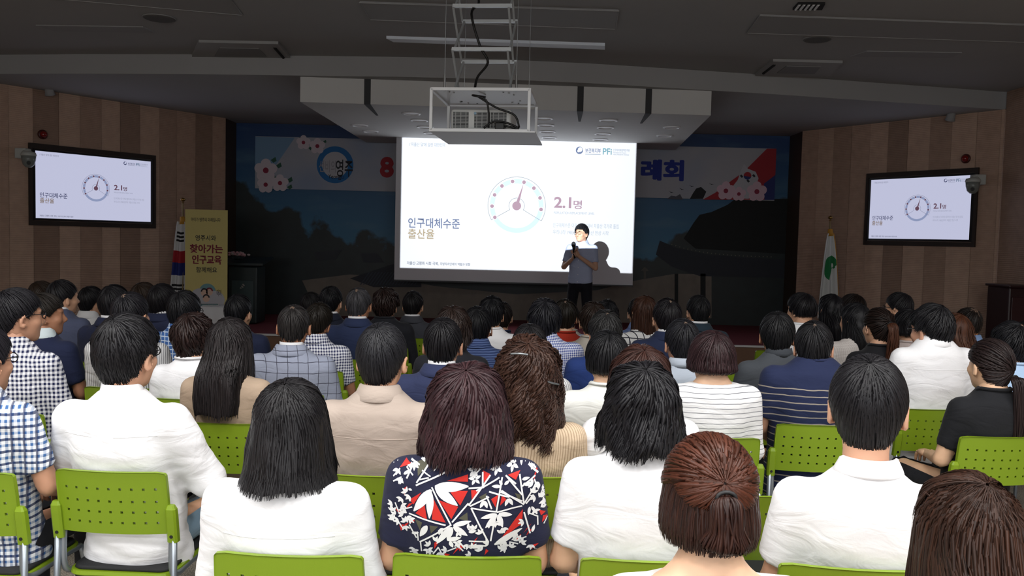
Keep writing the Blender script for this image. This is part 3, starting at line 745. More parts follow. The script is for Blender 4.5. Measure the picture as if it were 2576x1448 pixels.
for k in range(26):
    a = random.uniform(0, 6.28); rr = random.uniform(0, .19); m = MB(); m.lathe([(.004, 0), (.022, .008), (.026, .02), (.012, .032)], c=(rr * math.cos(a), rr * .4 * math.sin(a), .05 + random.uniform(0, .05)), seg=7)
    m.build('blossom', plain('blossom_%d' % (k % 2), ['#b88a8f', '#a89a98'][k % 2], .7), fo)
# dark cabinet at the right edge, and white cloth bag at the foot of the yellow banner
cb = empty('cabinet', (0, 0, 0)); pc = at_y(2549, 770, 10.7); cb.location = (pc[0] + .10, 10.97, 0); tag(cb, 'dark maroon lectern cabinet at the right edge of the picture', 'cabinet')
mm = plain('maroon_wood', '#2a0f12', .4)
ztop_c = at_y(2560, 723, 10.7)[2]
m = MB(); m.bevbox((0, 0, ztop_c / 2), (.30, .5, ztop_c), .02); m.build('body', mm, cb)
m = MB(); m.bevbox((0, -.26, ztop_c * .5), (.24, .02, ztop_c * .8), .006); m.build('door', plain('maroon_wood_door', '#35161a', .4), cb)
m = MB(); m.bevbox((0, -.01, ztop_c + .012), (.34, .56, .03), .008); m.build('top', mm, cb)

# small cloth-covered table below the yellow banner
tb = empty('side_table', (0, 0, 0)); pt = at_y(546, 790, 11.6); tb.location = (pt[0], 11.6, 0); tag(tb, 'small table under a white cloth in front of the yellow banner', 'table')
ztb = float(at_y(560, 768, 11.6)[2])
m = MB(); m.bevbox((0, 0, ztb - .02), (.42, .40, .03), .005); m.build('tabletop', m_wood, tb)
for sx_ in (-.18, .18):
    for sy_ in (-.17, .17):
        m = MB(); m.tube([(sx_, sy_, 0), (sx_, sy_, ztb - .03)], .015, 8); m.build('leg', m_tube if 'm_tube' in globals() else m_steel, tb)
vs = []; NR = 40
for r_, z_ in ((.0, ztb), (.6, ztb), (1.0, ztb - .002), (1.04, ztb - .03), (1.06, ztb - .14), (1.08, ztb - .25)):
    for k in range(NR):
        a_ = 2 * math.pi * k / NR; q_ = max(abs(math.cos(a_)), abs(math.sin(a_))); w_ = (1 + .05 * math.sin(k * 2.2)) if z_ < ztb - .05 else 1; vs.append((.215 * r_ * w_ * math.cos(a_) / q_, .205 * r_ * w_ * math.sin(a_) / q_, z_))
mesh_from('tablecloth', vs, [(i * NR + k, i * NR + (k + 1) % NR, (i + 1) * NR + (k + 1) % NR, (i + 1) * NR + k) for i in range(5) for k in range(NR)], plain('white_cloth', '#d8d8dc', .85), tb, True)
fd = empty('folder', (pt[0] - .08, 11.54, ztb + .003), R(20)); tag(fd, 'teal folder lying on the white-clothed table by the banner', 'folder')
m = MB(); m.bevbox((0, 0, .008), (.22, .16, .014), .003); m.build('cover', plain('folder_teal', '#3f7684', .5), fd)
m = MB(); m.box((.01, -.002, .008), (.21, .158, .009)); m.build('pages', plain('paper', '#dcdcd8', .8), fd)

# wall fittings: dome cameras, red alarm lamps, small ceiling-edge spots
def wall_pt(W, u, v, offn):
    o, Mw, sgn, L, nrm, A, d = W; n3 = np.array([nrm[0], nrm[1], 0]); return at_plane(u, v, np.array([A[0], A[1], 0]) + n3 * offn, n3), n3
for W, (ub, vb), (uc, vc), (ul, vl), side in ((WL, (58, 386), (72, 402), (107, 338), 'left'), (WR, (2460, 452), (2447, 468), (2430, 399), 'right')):
    o, Mw, sgn, L, nrm, A, d = W
    p, n3 = wall_pt(W, ub, vb, .14); q, _ = wall_pt(W, uc, vc, .38)
    root = empty('security_camera', tuple(p)); tag(root, 'white dome camera on a wall bracket beside the %s monitor' % side, 'camera')
    qq = Vector(q - p); wh = plain('camera_white', '#b9bcb8', .4); root.scale = (1.15, 1.15, 1.15); qq = qq / 1.15
    m = MB(); m.bevbox((0, 0, 0), (.13, .13, .12), .01); m.build('wall_plate', wh, root)
    m = MB(); m.tube([(0, 0, 0), qq + Vector((0, 0, .09))], .035, 10); m.build('arm', wh, root, True)
    m = MB(); m.lathe([(.03, .10), (.075, .085), (.085, .055), (.08, .045)], c=qq, seg=20); m.build('cap', wh, root, True)
    m = MB(); m.lathe([(.078, .045), (.075, 0), (.06, -.055), (.03, -.085), (.005, -.09)], c=qq, seg=20); m.build('dome', plain('camera_dome', '#7d827f', .25), root, True)
    m = MB(); dl = (Vector(CAM - q)).normalized(); m.tube([qq + dl * .05 + Vector((0, 0, -.03)), qq + dl * .08 + Vector((0, 0, -.034))], .022, 12); m.build('lens', m_black, root)
    p, n3 = wall_pt(W, ul, vl, .03); Mr = Vector(n3).to_track_quat('Z', 'Y').to_matrix()
    root = empty('alarm_lamp', tuple(p)); root.scale = (KS, KS, KS); tag(root, 'round red fire alarm lamp above the %s monitor' % side, 'alarm lamp')
    m = MB(); m.lathe([(.055, -.02), (.055, .012), (.045, .02)], seg=24, M=Mr); m.build('rim', plain('alarm_rim', '#4a1a16', .4), root, True)
    m = MB(); m.lathe([(.043, .015), (.038, .04), (.022, .058), (.004, .062)], seg=20, M=Mr); m.build('red_dome', plain('alarm_red', '#7a1512', .12), root, True)
for u, v, W, side in ((124, 228, WL, 'left'), (2392, 292, WR, 'right')):
    p, n3 = wall_pt(W, u, v, .12); root = empty('spotlight', tuple(p)); root.scale = (KS, KS, KS); tag(root, 'small grey spotlight under the ceiling on the %s wall' % side, 'spotlight')
    m = MB(); m.tube([(0, 0, 0), Vector(n3) * -.12 + Vector((0, 0, .05))], .012, 8); m.build('bracket', m_grey, root)
    m = MB(); m.lathe([(.02, .06), (.045, .05), (.05, -.02), (.058, -.05), (.04, -.052)], seg=16, M=Matrix.Rotation(R(25), 3, 'X')); m.build('housing', m_grey, root, True)

# ------------------------------------------------------------------ projector on its scissor lift
YP = 6.63
bxr = empty('projector_lift', (0, 0, 0), R(-5.5)); pc = (at_y(1082, 322, YP) + at_y(1330, 334, YP)) / 2
zb_ = float((at_y(1206, 328, YP))[2]); zt_ = float(at_y(1200, 224, YP)[2]); bw = float(at_y(1330, 334, YP)[0] - at_y(1082, 322, YP)[0]); bd = .78
bxr.location = (pc[0], YP, 0); tag(bxr, 'white ceiling projector lift with a scissor frame and open box', 'projector lift')
tr_ = .011; ww = bw / 2
def bar(name, a, b, mat=m_wpaint, r=tr_):
    m = MB(); a = Vector(a); b = Vector(b); d = (b - a); q = d.to_track_quat('Z', 'Y').to_matrix().to_4x4(); M = Matrix.Translation((a + b) / 2) @ q
    m.box((0, 0, 0), (2 * r, 2 * r, d.length), M); return m.build(name, mat, bxr)
for (x, y) in ((-ww, 0), (ww, 0), (-ww, bd), (ww, bd)): bar('post', (x, y, zb_), (x, y, zt_))
for z in (zb_, zt_):
    for a, b in (((-ww, 0), (ww, 0)), ((-ww, bd), (ww, bd)), ((-ww, 0), (-ww, bd)), ((ww, 0), (ww, bd))): bar('rail', (*a, z), (*b, z))
def plate(name, z, holes, mat):
    m = MB(); m.box((0, bd / 2, z), (bw - .02, bd - .02, .008)); m.build(name, mat, bxr)
plate('top_plate', zt_ + .004, 0, m_wpaint)
m = MB(); m.box((.02, bd / 2 + .03, zb_ - .008), (bw + .06, bd + .1, .01)); m.build('bottom_plate', m_wpaint, bxr)
for (x, y) in ((-.26, .12), (-.236, .59), (.165, .12), (.236, .236), (.26, .53), (.236, .66), (-.118, .68), (-.19, .65)):
    m = MB(); m.lathe([(.007, 0), (.007, -.003)], c=(x, y, zt_ - .001), seg=10); m.build('bolt_hole', m_black, bxr)
lw = .218; off_x = -.012; y0_, y1_ = .14, .61; nlev = int((ZC - zt_) / .257); dz = (ZC - zt_) / nlev
gl = plain('lift_alloy', '#c2c6c8', .4, .3)
for k in range(nlev):
    za, zb2 = zt_ + dz * k, zt_ + dz * (k + 1)
    for x in (-lw, lw):
        bar('scissor_arm', (x + off_x, y0_, za), (x + off_x, y1_, zb2), gl, .008); bar('scissor_arm', (x + off_x - .018, y1_, za), (x + off_x - .018, y0_, zb2), gl, .008)
    if k:
        bar('cross_bar', (-lw + off_x - .02, y0_, za), (lw + off_x + .01, y0_, za), gl, .013); bar('cross_bar', (-lw + off_x - .02, y1_, za), (lw + off_x + .01, y1_, za), gl, .013)
for (x, y) in ((-.30, .12), (.265, .12), (-.236, .71), (.32, .66)):
    m = MB(); m.tube([(x, y, zt_), (x, y, ZC)], .0025, 5); m.build('hanging_wire', m_steel, bxr)
    m = MB(); m.tube([(x, y, zt_), (x, y, zt_ + .13)], .009, 8); m.build('turnbuckle', m_steel, bxr)
m = MB(); cab = [(-.06, .3, ZC - .01), (-.1, .2, ZC - .2), (-.03, .15, ZC - .42), (-.09, .1, ZC - .55), (-.06, .1, ZC - .75)]
hz_ = (ZC - zt_); cab = [(-.03, .35, ZC), (-.1, .3, zt_ + hz_ * .88), (-.06, .24, zt_ + hz_ * .72), (-.1, .13, zt_ + hz_ * .6), (-.03, .14, zt_ + hz_ * .36), (.03, .18, zt_ + hz_ * .24), (-.06, .24, zt_ + hz_ * .13), (-.09, .3, zt_ + .01)]
def smooth_path(P, n=6):
    P = [Vector(p) for p in P]; out = []
    for i in range(len(P) - 1):
        p0, p1, p2, p3 = P[max(i - 1, 0)], P[i], P[i + 1], P[min(i + 2, len(P) - 1)]
        for k in range(n):
            t = k / n; out.append(0.5 * ((2 * p1) + (p2 - p0) * t + (2 * p0 - 5 * p1 + 4 * p2 - p3) * t * t + (3 * p1 - p0 - 3 * p2 + p3) * t ** 3))
    return out + [P[-1]]
m.tube(smooth_path(cab), .010, 8); m.build('lift_cable', m_black, bxr, True)
pj = empty('projector', (0, 0, 0), R(-5.5)); pw = float(at_y(1287, 300, YP + .12)[0] - at_y(1132, 300, YP + .12)[0]); pcx = float(at_y(1209, 300, YP + .14)[0])
pj.location = (pcx, YP + .14, zb_ + .001); pj.scale = (1, KS, KS); tag(pj, 'white projector with rear vent grilles inside the lift box', 'projector')
m = MB(); m.bevbox((0, .2, .085), (pw, .38, .145), .02); m.build('body', plain('projector_white', '#d4d6d4', .4), pj, True)
for cx_ in (-.135 * pw / .41, 0.01, .12 * pw / .41):
    gm = MB(); gm.box((cx_, .012, .085), (.105 * pw / .41, .01, .105)); gr = gm.build('vent_grille', plain('vent_dark', '#3a3c3e', .7), pj)
    sm = MB()
    for r_ in range(11): sm.box((cx_, .006, .038 + r_ * .0095), (.105 * pw / .41, .004, .004))
    for c_ in range(3): sm.box((cx_ - .035 * pw / .41 + .035 * c_ * pw / .41, .0055, .085), (.006, .004, .105))
    sm.build('slats', plain('vent_slat', '#9b9d9c', .5), gr)
m = MB(); m.lathe([(.05, 0), (.05, .05), (.04, .06), (.035, .055)], c=(0, .38, .085), seg=20, M=Matrix.Rotation(R(-90), 3, 'X')); m.build('lens', m_black, pj, True)
for x in (-.15, .15):
    m = MB(); m.lathe([(.015, 0), (.015, .015)], c=(x, .1, 0), seg=10); m.build('foot', m_black, pj)
m = MB(); m.lathe([(.01, 0), (.01, .004)], c=(-.045, .008, .128), seg=12, M=Matrix.Rotation(R(90), 3, 'X')); m.build('badge', plain('badge_blue', '#8fb0c8', .4), pj)
cabs = [[(-.0, .3, zt_ - .01), (-.07, .07, zt_ - .035), (.035, .05, zt_ - .07), (.06, .07, zb_ + .14), (.06, .08, zb_ + .035)], [(-.035, .06, zt_ - .04), (.12, .06, zt_ - .13), (.26, .07, zb_ + .13), (.3, .07, zb_ + .035)], [(.025, .06, zb_ + .025), (.095, .06, zb_ + .075), (.2, .06, zb_ + .07), (.3, .06, zb_ + .025), (.24, .06, zb_ + .035), (.14, .06, zb_ + .06)]]
for cpts in cabs:
    m = MB(); m.tube(smooth_path(cpts), .008, 8); o = m.build('loose_cable', m_black, bxr, True)
m = MB(); m.bevbox((.15, .06, zb_ + .04), (.07, .045, .055), .006); m.build('cable_adapter', m_black, bxr)

# the projector's own beam: a spot whose picture gate is the slide rectangle
LENS = np.array([pcx + .04, YP + .73, zb_ + .10])
ld = bpy.data.lights.new('projector_beam', 'SPOT'); ld.energy = 3300; ld.spot_size = R(70); ld.spot_blend = 0.0; ld.shadow_soft_size = .012; ld.color = (0.90, 0.96, 1.0)
ld.use_nodes = True; nt = ld.node_tree; em_ = nt.nodes['Emission']
lo = bpy.data.objects.new('projector_beam', ld); COL.objects.link(lo); lo.location = LENS
lo.rotation_euler = (R(90), 0, 0)       # spot -Z along +Y, local x = world x, local y = world z
tc = nt.nodes.new('ShaderNodeTexCoord'); sx = nt.nodes.new('ShaderNodeSeparateXYZ'); nt.links.new(tc.outputs['Normal'], sx.inputs[0])
def nm(op, a, b):
    x = nt.nodes.new('ShaderNodeMath'); x.operation = op
    for i, val in enumerate((a, b)):
        if hasattr(val, 'links'): nt.links.new(val, x.inputs[i])
        else: x.inputs[i].default_value = val
    return x.outputs[0]
DS = YSC - LENS[1]
az = nm('ABSOLUTE', sx.outputs[2], 0.0)
qx = nm('DIVIDE', sx.outputs[0], az); qy = nm('DIVIDE', sx.outputs[1], az)
def inside(q, lo_, hi_): return nm('MULTIPLY', nm('GREATER_THAN', q, float(lo_)), nm('LESS_THAN', q, float(hi_)))
gate = nm('MULTIPLY', inside(qx, (PX0 - LENS[0]) / DS, (PX1 - LENS[0]) / DS), inside(qy, (PZ0 - LENS[2]) / DS, (PZ1 - LENS[2]) / DS))
nt.links.new(gate, em_.inputs['Strength'])
# ------------------------------------------------------------------ implicit surfaces -> meshes (people)
def grid(lo, hi, h):
    lo = np.array(lo, np.float32); hi = np.array(hi, np.float32)
    n = np.ceil((hi - lo) / h).astype(int) + 1
    ax = [lo[i] + h * np.arange(n[i], dtype=np.float32) for i in range(3)]
    return ax[0][:, None, None], ax[1][None, :, None], ax[2][None, None, :], lo, n
def surfnet(f, lo, h):
    s = f < 0
    nx, ny, nz = f.shape
    cnt = np.zeros((nx - 1, ny - 1, nz - 1), np.float32); acc = np.zeros((nx - 1, ny - 1, nz - 1, 3), np.float32)
    c = [(0, 0, 0), (1, 0, 0), (0, 1, 0), (1, 1, 0), (0, 0, 1), (1, 0, 1), (0, 1, 1), (1, 1, 1)]
    def sl(o): return tuple(slice(o[i], f.shape[i] - 1 + o[i]) for i in range(3))
    edges = [(a, b) for a in c for b in c if sum(b) - sum(a) == 1 and all(b[i] >= a[i] for i in range(3))]
    for a, b in edges:
        fa, fb = f[sl(a)], f[sl(b)]; m = (fa < 0) != (fb < 0)
        if not m.any(): continue
        t = np.where(m, fa / np.where(m, fa - fb, 1), 0).astype(np.float32)
        cnt += m
        for i in range(3): acc[..., i] += np.where(m, a[i] + (b[i] - a[i]) * t, 0)
    act = cnt > 0
    idx = -np.ones(cnt.shape, np.int64); idx[act] = np.arange(act.sum())
    ijk = np.argwhere(act)
    V = (ijk + acc[act] / cnt[act][:, None]) * h + lo
    Q = []
    for ax in range(3):
        o = [0, 0, 0]; o[ax] = 1
        A = s[tuple(slice(0, s.shape[i] - o[i]) for i in range(3))]; B = s[tuple(slice(o[i], s.shape[i]) for i in range(3))]
        u, v = [(1, 2), (2, 0), (0, 1)][ax]
        e = np.argwhere(A != B)
        ok = (e[:, u] > 0) & (e[:, v] > 0) & (e[:, u] < f.shape[u] - 1) & (e[:, v] < f.shape[v] - 1)
        e = e[ok]; fl = A[tuple(e.T)]
        du = np.zeros(3, int); du[u] = 1; dv = np.zeros(3, int); dv[v] = 1
        q = np.stack([idx[tuple((e - du - dv).T)], idx[tuple((e - dv).T)], idx[tuple(e.T)], idx[tuple((e - du).T)]], 1)
        q[~fl] = q[~fl][:, ::-1]; Q.append(q)
    return V, np.concatenate(Q)
def relax(V, Q, it=1, k=0.5):
    for _ in range(it):
        s = np.zeros_like(V); n = np.zeros(len(V))
        for i in range(4):
            a, b = Q[:, i], Q[:, (i + 1) % 4]
            np.add.at(s, a, V[b]); np.add.at(n, a, 1); np.add.at(s, b, V[a]); np.add.at(n, b, 1)
        V = V * (1 - k) + k * s / np.maximum(n, 1)[:, None]
    return V
def smin(a, b, k):
    h = np.clip(0.5 + 0.5 * (b - a) / k, 0, 1); return b + (a - b) * h - k * h * (1 - h)
def smax(a, b, k): return -smin(-a, -b, k)
def cone(X, Y, Z, a, b, ra, rb, sy=1.0):
    a = np.array(a, np.float32); b = np.array(b, np.float32); d = b - a; L = float(d @ d) + 1e-9
    px, py, pz = X - a[0], (Y - a[1]), Z - a[2]
    t = np.clip((px * d[0] + py * d[1] + pz * d[2]) / L, 0, 1)
    return np.sqrt((px - d[0] * t) ** 2 + (py - d[1] * t) ** 2 + (pz - d[2] * t) ** 2) - (ra + (rb - ra) * t)
def ell(X, Y, Z, c, r, Rm=None):
    px, py, pz = X - c[0], Y - c[1], Z - c[2]
    if Rm is not None:
        px, py, pz = (Rm[0][0] * px + Rm[1][0] * py + Rm[2][0] * pz, Rm[0][1] * px + Rm[1][1] * py + Rm[2][1] * pz, Rm[0][2] * px + Rm[1][2] * py + Rm[2][2] * pz)
    k = np.sqrt((px / r[0]) ** 2 + (py / r[1]) ** 2 + (pz / r[2]) ** 2); return (k - 1) * min(r)

# ---- head template (local: centre of head, +y face, z up)
HCZ = 0.03
def head_sdf(X, Y, Z):
    zz = Z - HCZ; rz = np.where(zz > 0, 0.090, 0.132)
    k = np.sqrt((X / 0.0755) ** 2 + ((Y + 0.006) / 0.0955) ** 2 + (zz / rz) ** 2); f = (k - 1) * 0.08
    f = smax(f, -(Z + 0.075) - 0.0 * X, 0.03)
    f = smin(f, ell(X, Y, Z, (0, 0.032, -0.045), (0.058, 0.062, 0.066)), 0.025)
    f = smin(f, ell(X, Y, Z, (0, 0.068, -0.088), (0.026, 0.022, 0.020)), 0.02)          # chin
    f = smin(f, cone(X, Y, Z, (0, 0.090, 0.018), (0, 0.108, -0.020), 0.007, 0.013), 0.014)  # nose
    f = smin(f, ell(X, Y, Z, (0, 0.098, -0.028), (0.018, 0.010, 0.008)), 0.008)
    f = smin(f, ell(X, Y, Z, (0, 0.082, 0.034), (0.05, 0.014, 0.010)), 0.014)            # brow
    for s in (-1, 1):
        f = smax(f, -ell(X, Y, Z, (s * 0.031, 0.099, 0.014), (0.018, 0.014, 0.011)), 0.012)  # eye sockets
        f = smin(f, ell(X, Y, Z, (s * 0.031, 0.078, 0.014), (0.014, 0.012, 0.010)), 0.004)
        f = smin(f, ell(X, Y, Z, (s * 0.042, 0.062, -0.018), (0.022, 0.024, 0.022)), 0.02)   # cheeks
        Rm = np.array(Matrix.Rotation(s * R(-22), 3, 'Z') @ Matrix.Rotation(R(-10), 3, 'X'))
        e = ell(X, Y, Z, (s * 0.0895, -0.006, -0.008), (0.008, 0.019, 0.033), Rm)
        e = smax(e, -ell(X, Y, Z, (s * 0.0995, 0.0, -0.006), (0.010, 0.011, 0.021), Rm), 0.004)
        e = smin(e, ell(X, Y, Z, (s * 0.080, 0.004, -0.032), (0.008, 0.009, 0.010)), 0.008)
        f = smin(f, e, 0.008)
    f = smin(f, ell(X, Y, Z, (0, 0.090, -0.050), (0.024, 0.010, 0.007)), 0.006)          # lips
    f = smax(f, -ell(X, Y, Z, (0, 0.104, -0.0505), (0.022, 0.008, 0.0018)), 0.003)
    f = smin(f, cone(X, Y, Z, (0, -0.022, -0.06), (0, -0.034, -0.20), 0.052, 0.058), 0.025)
    f = smax(f, -(Z + 0.215), 0.01)
    return f
HEADS = {}
for key, h in (('fine', 0.0058), ('mid', 0.009), ('far', 0.012)):
    X, Y, Z, lo, n = grid((-0.115, -0.125, -0.23), (0.115, 0.14, 0.14), h)
    V, Q = surfnet(head_sdf(X, Y, Z) + 0 * (X + Y + Z), lo, h); HEADS[key] = (relax(V, Q, 1, .35), Q)

# ---- simple hand: palm + five fingers as jointed tubes (local: wrist at 0, fingers along +y, palm down)
def hand_mesh(curl=0.7, side=1):
    m = MB()
    m.tube([(0, -.01, 0), (0, .03, 0), (0, .07, 0), (0, .088, 0)], [.023, .032, .036, .03], 8)
    v = [(x * 1.12, y, z * .55) for x, y, z in m.v]; m.v = v
    for i, (x, L) in enumerate(((-.027, .070), (-.009, .078), (.010, .073), (.027, .058))):
        a1, a2, a3 = curl * .5, curl * 1.1, curl * 1.6; p = Vector((x * 1.1, .082, 0)); pts = [p]
        for a, l in ((a1, L * .42), (a2, L * .33), (a3, L * .25)):
            p = p + Vector((0, math.cos(a) * l, -math.sin(a) * l)); pts.append(p)
        m.tube(pts, [.0092, .0088, .008, .006], 6)
    m.tube([(-side * .03, .02, -.002), (-side * .05, .045, -.012), (-side * .052, .072, -.022), (-side * .044, .092, -.028)], [.013, .011, .0095, .007], 6)
    return np.array(m.v), m.f

def frame_from(d, up=(0, 0, 1)):
    """3x3 with +y along d"""
    y = np.array(d, float); y /= np.linalg.norm(y); z = np.array(up, float); z = z - y * (z @ y); z /= np.linalg.norm(z); x = np.cross(y, z); return np.stack([x, y, z], 1)

# ---- torso profile
PU = [-.12, 0, .25, .5, .75, .9, 1.0, 1.06, 1.12, 1.22]
PRX = [.165, .176, .163, .166, .178, .174, .150, .106, .069, .058]
PRY = [.11, .12, .112, .113, .117, .105, .088, .070, .058, .054]
PCY = [0.0, 0.0, -.008, -.018, -.026, -.030, -.032, -.030, -.026, -.022]
REC = [0.10]     # how far the hips sit in front of the shoulders
def torso_sdf(X, Y, Z, z0, zs, b, grow=0.0, deep=1.0):
    u = (Z - z0) / (zs - z0)
    rx = np.interp(u, PU, PRX).astype(np.float32) * b + grow; ry = np.interp(u, PU, PRY).astype(np.float32) * (0.5 + 0.5 * b) * deep + grow; cy = np.interp(u, PU, PCY).astype(np.float32) + REC[0] * np.clip(1 - u, 0, 1.1).astype(np.float32)
    n = 2.3
    k = ((np.abs(X) / rx) ** n + (np.abs(Y - cy) / ry) ** n) ** (1 / n)
    f = (k - 1) * np.minimum(rx, ry) * 0.9
    return f
def seated_pose(zs, b, seat, arms='lap', spread=1.0):
    sx = .172 * b; J = {}
    for s, k in ((-1, 'L'), (1, 'R')):
        J['sh' + k] = (s * sx, -.03, zs - .035)
        if arms == 'folded':
            J['el' + k] = (s * (sx + .085) * spread, .08, zs - .27); J['wr' + k] = (-s * .02, .26, zs - .25)
        else:
            J['el' + k] = (s * (sx + .045) * spread, .03, zs - .285); J['wr' + k] = (s * .10, .29, seat + .19)
        J['hi' + k] = (s * .09, .10, seat + .075); J['kn' + k] = (s * .12, .46, seat + .07); J['an' + k] = (s * .12, .46, .09)
    return J
def noise3(P, f, seed=0):
    r = np.random.default_rng(seed); out = np.zeros(len(P))
    for i in range(5):
        d = r.normal(size=3); d *= f * (1 + .35 * i) / np.linalg.norm(d); out += np.sin(P @ d + r.uniform(0, 6.28)) / (1 + .4 * i)
    return out / 2.6
def vnormals(V, Q):
    n = np.cross(V[Q[:, 2]] - V[Q[:, 0]], V[Q[:, 3]] - V[Q[:, 1]]); N = np.zeros_like(V)
    for i in range(4): np.add.at(N, Q[:, i], n)
    return N / np.maximum(np.linalg.norm(N, axis=1), 1e-9)[:, None]

def shirt_mesh(J, z0, zs, b, sleeve, h, neck=.075, deep=1.0, wrinkle=.004, zcut=None, seed=0, puff=0.0, scoop=0.0):
    xm = max(abs(J['elL'][0]), abs(J['elR'][0])) + .09
    ymx = (max(J['wrL'][1], J['wrR'][1]) + .06) if sleeve == 'long' else .17
    X, Y, Z, lo, n = grid((-xm, -.23, (zcut if zcut is not None else z0 - .05) - .02), (xm, ymx, zs + .12), h)
    f = torso_sdf(X, Y, Z, z0, zs, b, .008, deep)
    for k in 'LR':
        sh, el, wr = J['sh' + k], J['el' + k], J['wr' + k]
        a = cone(X, Y, Z, sh, el, .062 * (.5 + .5 * b) + puff * .3, .050 + puff)
        if sleeve == 'short':
            sh_, el_ = np.array(sh), np.array(el); d = el_ - sh_; L = np.linalg.norm(d); d = d / L
            pl = (X - sh_[0]) * d[0] + (Y - sh_[1]) * d[1] + (Z - sh_[2]) * d[2] - L * .74
            a = smax(a, pl, .008)
        elif sleeve == 'none':
            sh_, el_ = np.array(sh), np.array(el); d = (el_ - sh_) / np.linalg.norm(el_ - sh_)
            a = smax(a, (X - sh_[0]) * d[0] + (Y - sh_[1]) * d[1] + (Z - sh_[2]) * d[2] - .03, .008)
        elif sleeve == 'long':
            a = smin(a, cone(X, Y, Z, el, wr, .048 + puff, .036), .02)
        f = smin(f, a, .035)
    f = smax(f, Z - (zs + neck) - scoop * np.clip((Y + .05) / .12, -1, 1) - 0 * X, .006)
    f = smax(f, (zcut if zcut is not None else z0 - .04) - Z, .01)
    V, Q = surfnet(f, lo, h); V = relax(V, Q, 1, .4)
    if wrinkle > 0:
        N = vnormals(V, Q); P = V.copy()
        w = noise3(P * np.array([1, 1, 1.6]), 16, seed) + .6 * noise3(P * np.array([1, 1, 2.6]), 34, seed + 1)
        lowz = np.clip((zs - V[:, 2]) / (zs - z0), 0, 1)
        V = V + N * (w * wrinkle * (.35 + lowz))[:, None]
    return V, Q
def trousers_mesh(J, z0, h):
    X, Y, Z, lo, n = grid((-.30, -.10, .04), (.30, .58, z0 + .13), h)
    f = ell(X, Y, Z, (0, .095, z0 + .05), (.172, .12, .085))
    for k in 'LR':
        a = smin(cone(X, Y, Z, J['hi' + k], J['kn' + k], .085, .066), cone(X, Y, Z, J['kn' + k], J['an' + k], .064, .05), .03)
        f = smin(f, a, .03)
    f = smax(f, z0 + .0 - Z - .03 * 0 - np.where(Y > .39, 10, 0), .01)
    return surfnet(f + 0 * X, lo, h)
def body_mesh(J, zs, z0, h, seat_pose=True):
    """the whole skin body below the head: torso core, arms, legs (mostly under clothes)"""
    xm = max(abs(J['elL'][0]), abs(J['elR'][0]), abs(J['anL'][0])) + .08
    ys = [J[k][1] for k in J]
    X, Y, Z, lo, n = grid((-xm, min(min(ys), 0) - .17, .02), (xm, max(ys) + .09, zs + .10), h)
    f = torso_sdf(X, Y, Z, z0, zs, .90, -.006) 
    f = smax(f, z0 + .0 - Z, .02)
    f = smin(f, cone(X, Y, Z, (0, -.03, zs - .05), (0, -.025, zs + .07), .055, .052), .03)
    for k in 'LR':
        f = smin(f, cone(X, Y, Z, J['sh' + k], J['el' + k], .046, .039), .025)
        f = smin(f, cone(X, Y, Z, J['el' + k], J['wr' + k], .038, .026), .012)
        f = smin(f, cone(X, Y, Z, J['hi' + k], J['kn' + k], .068, .052), .02)
        f = smin(f, cone(X, Y, Z, J['kn' + k], J['an' + k], .05, .036), .015)
        an = J['an' + k]; f = smin(f, cone(X, Y, Z, (an[0], an[1] - .02, .05), (an[0], an[1] + .11, .04), .028, .026), .015)
    V, Q = surfnet(f, lo, h); return relax(V, Q, 1, .4), Q

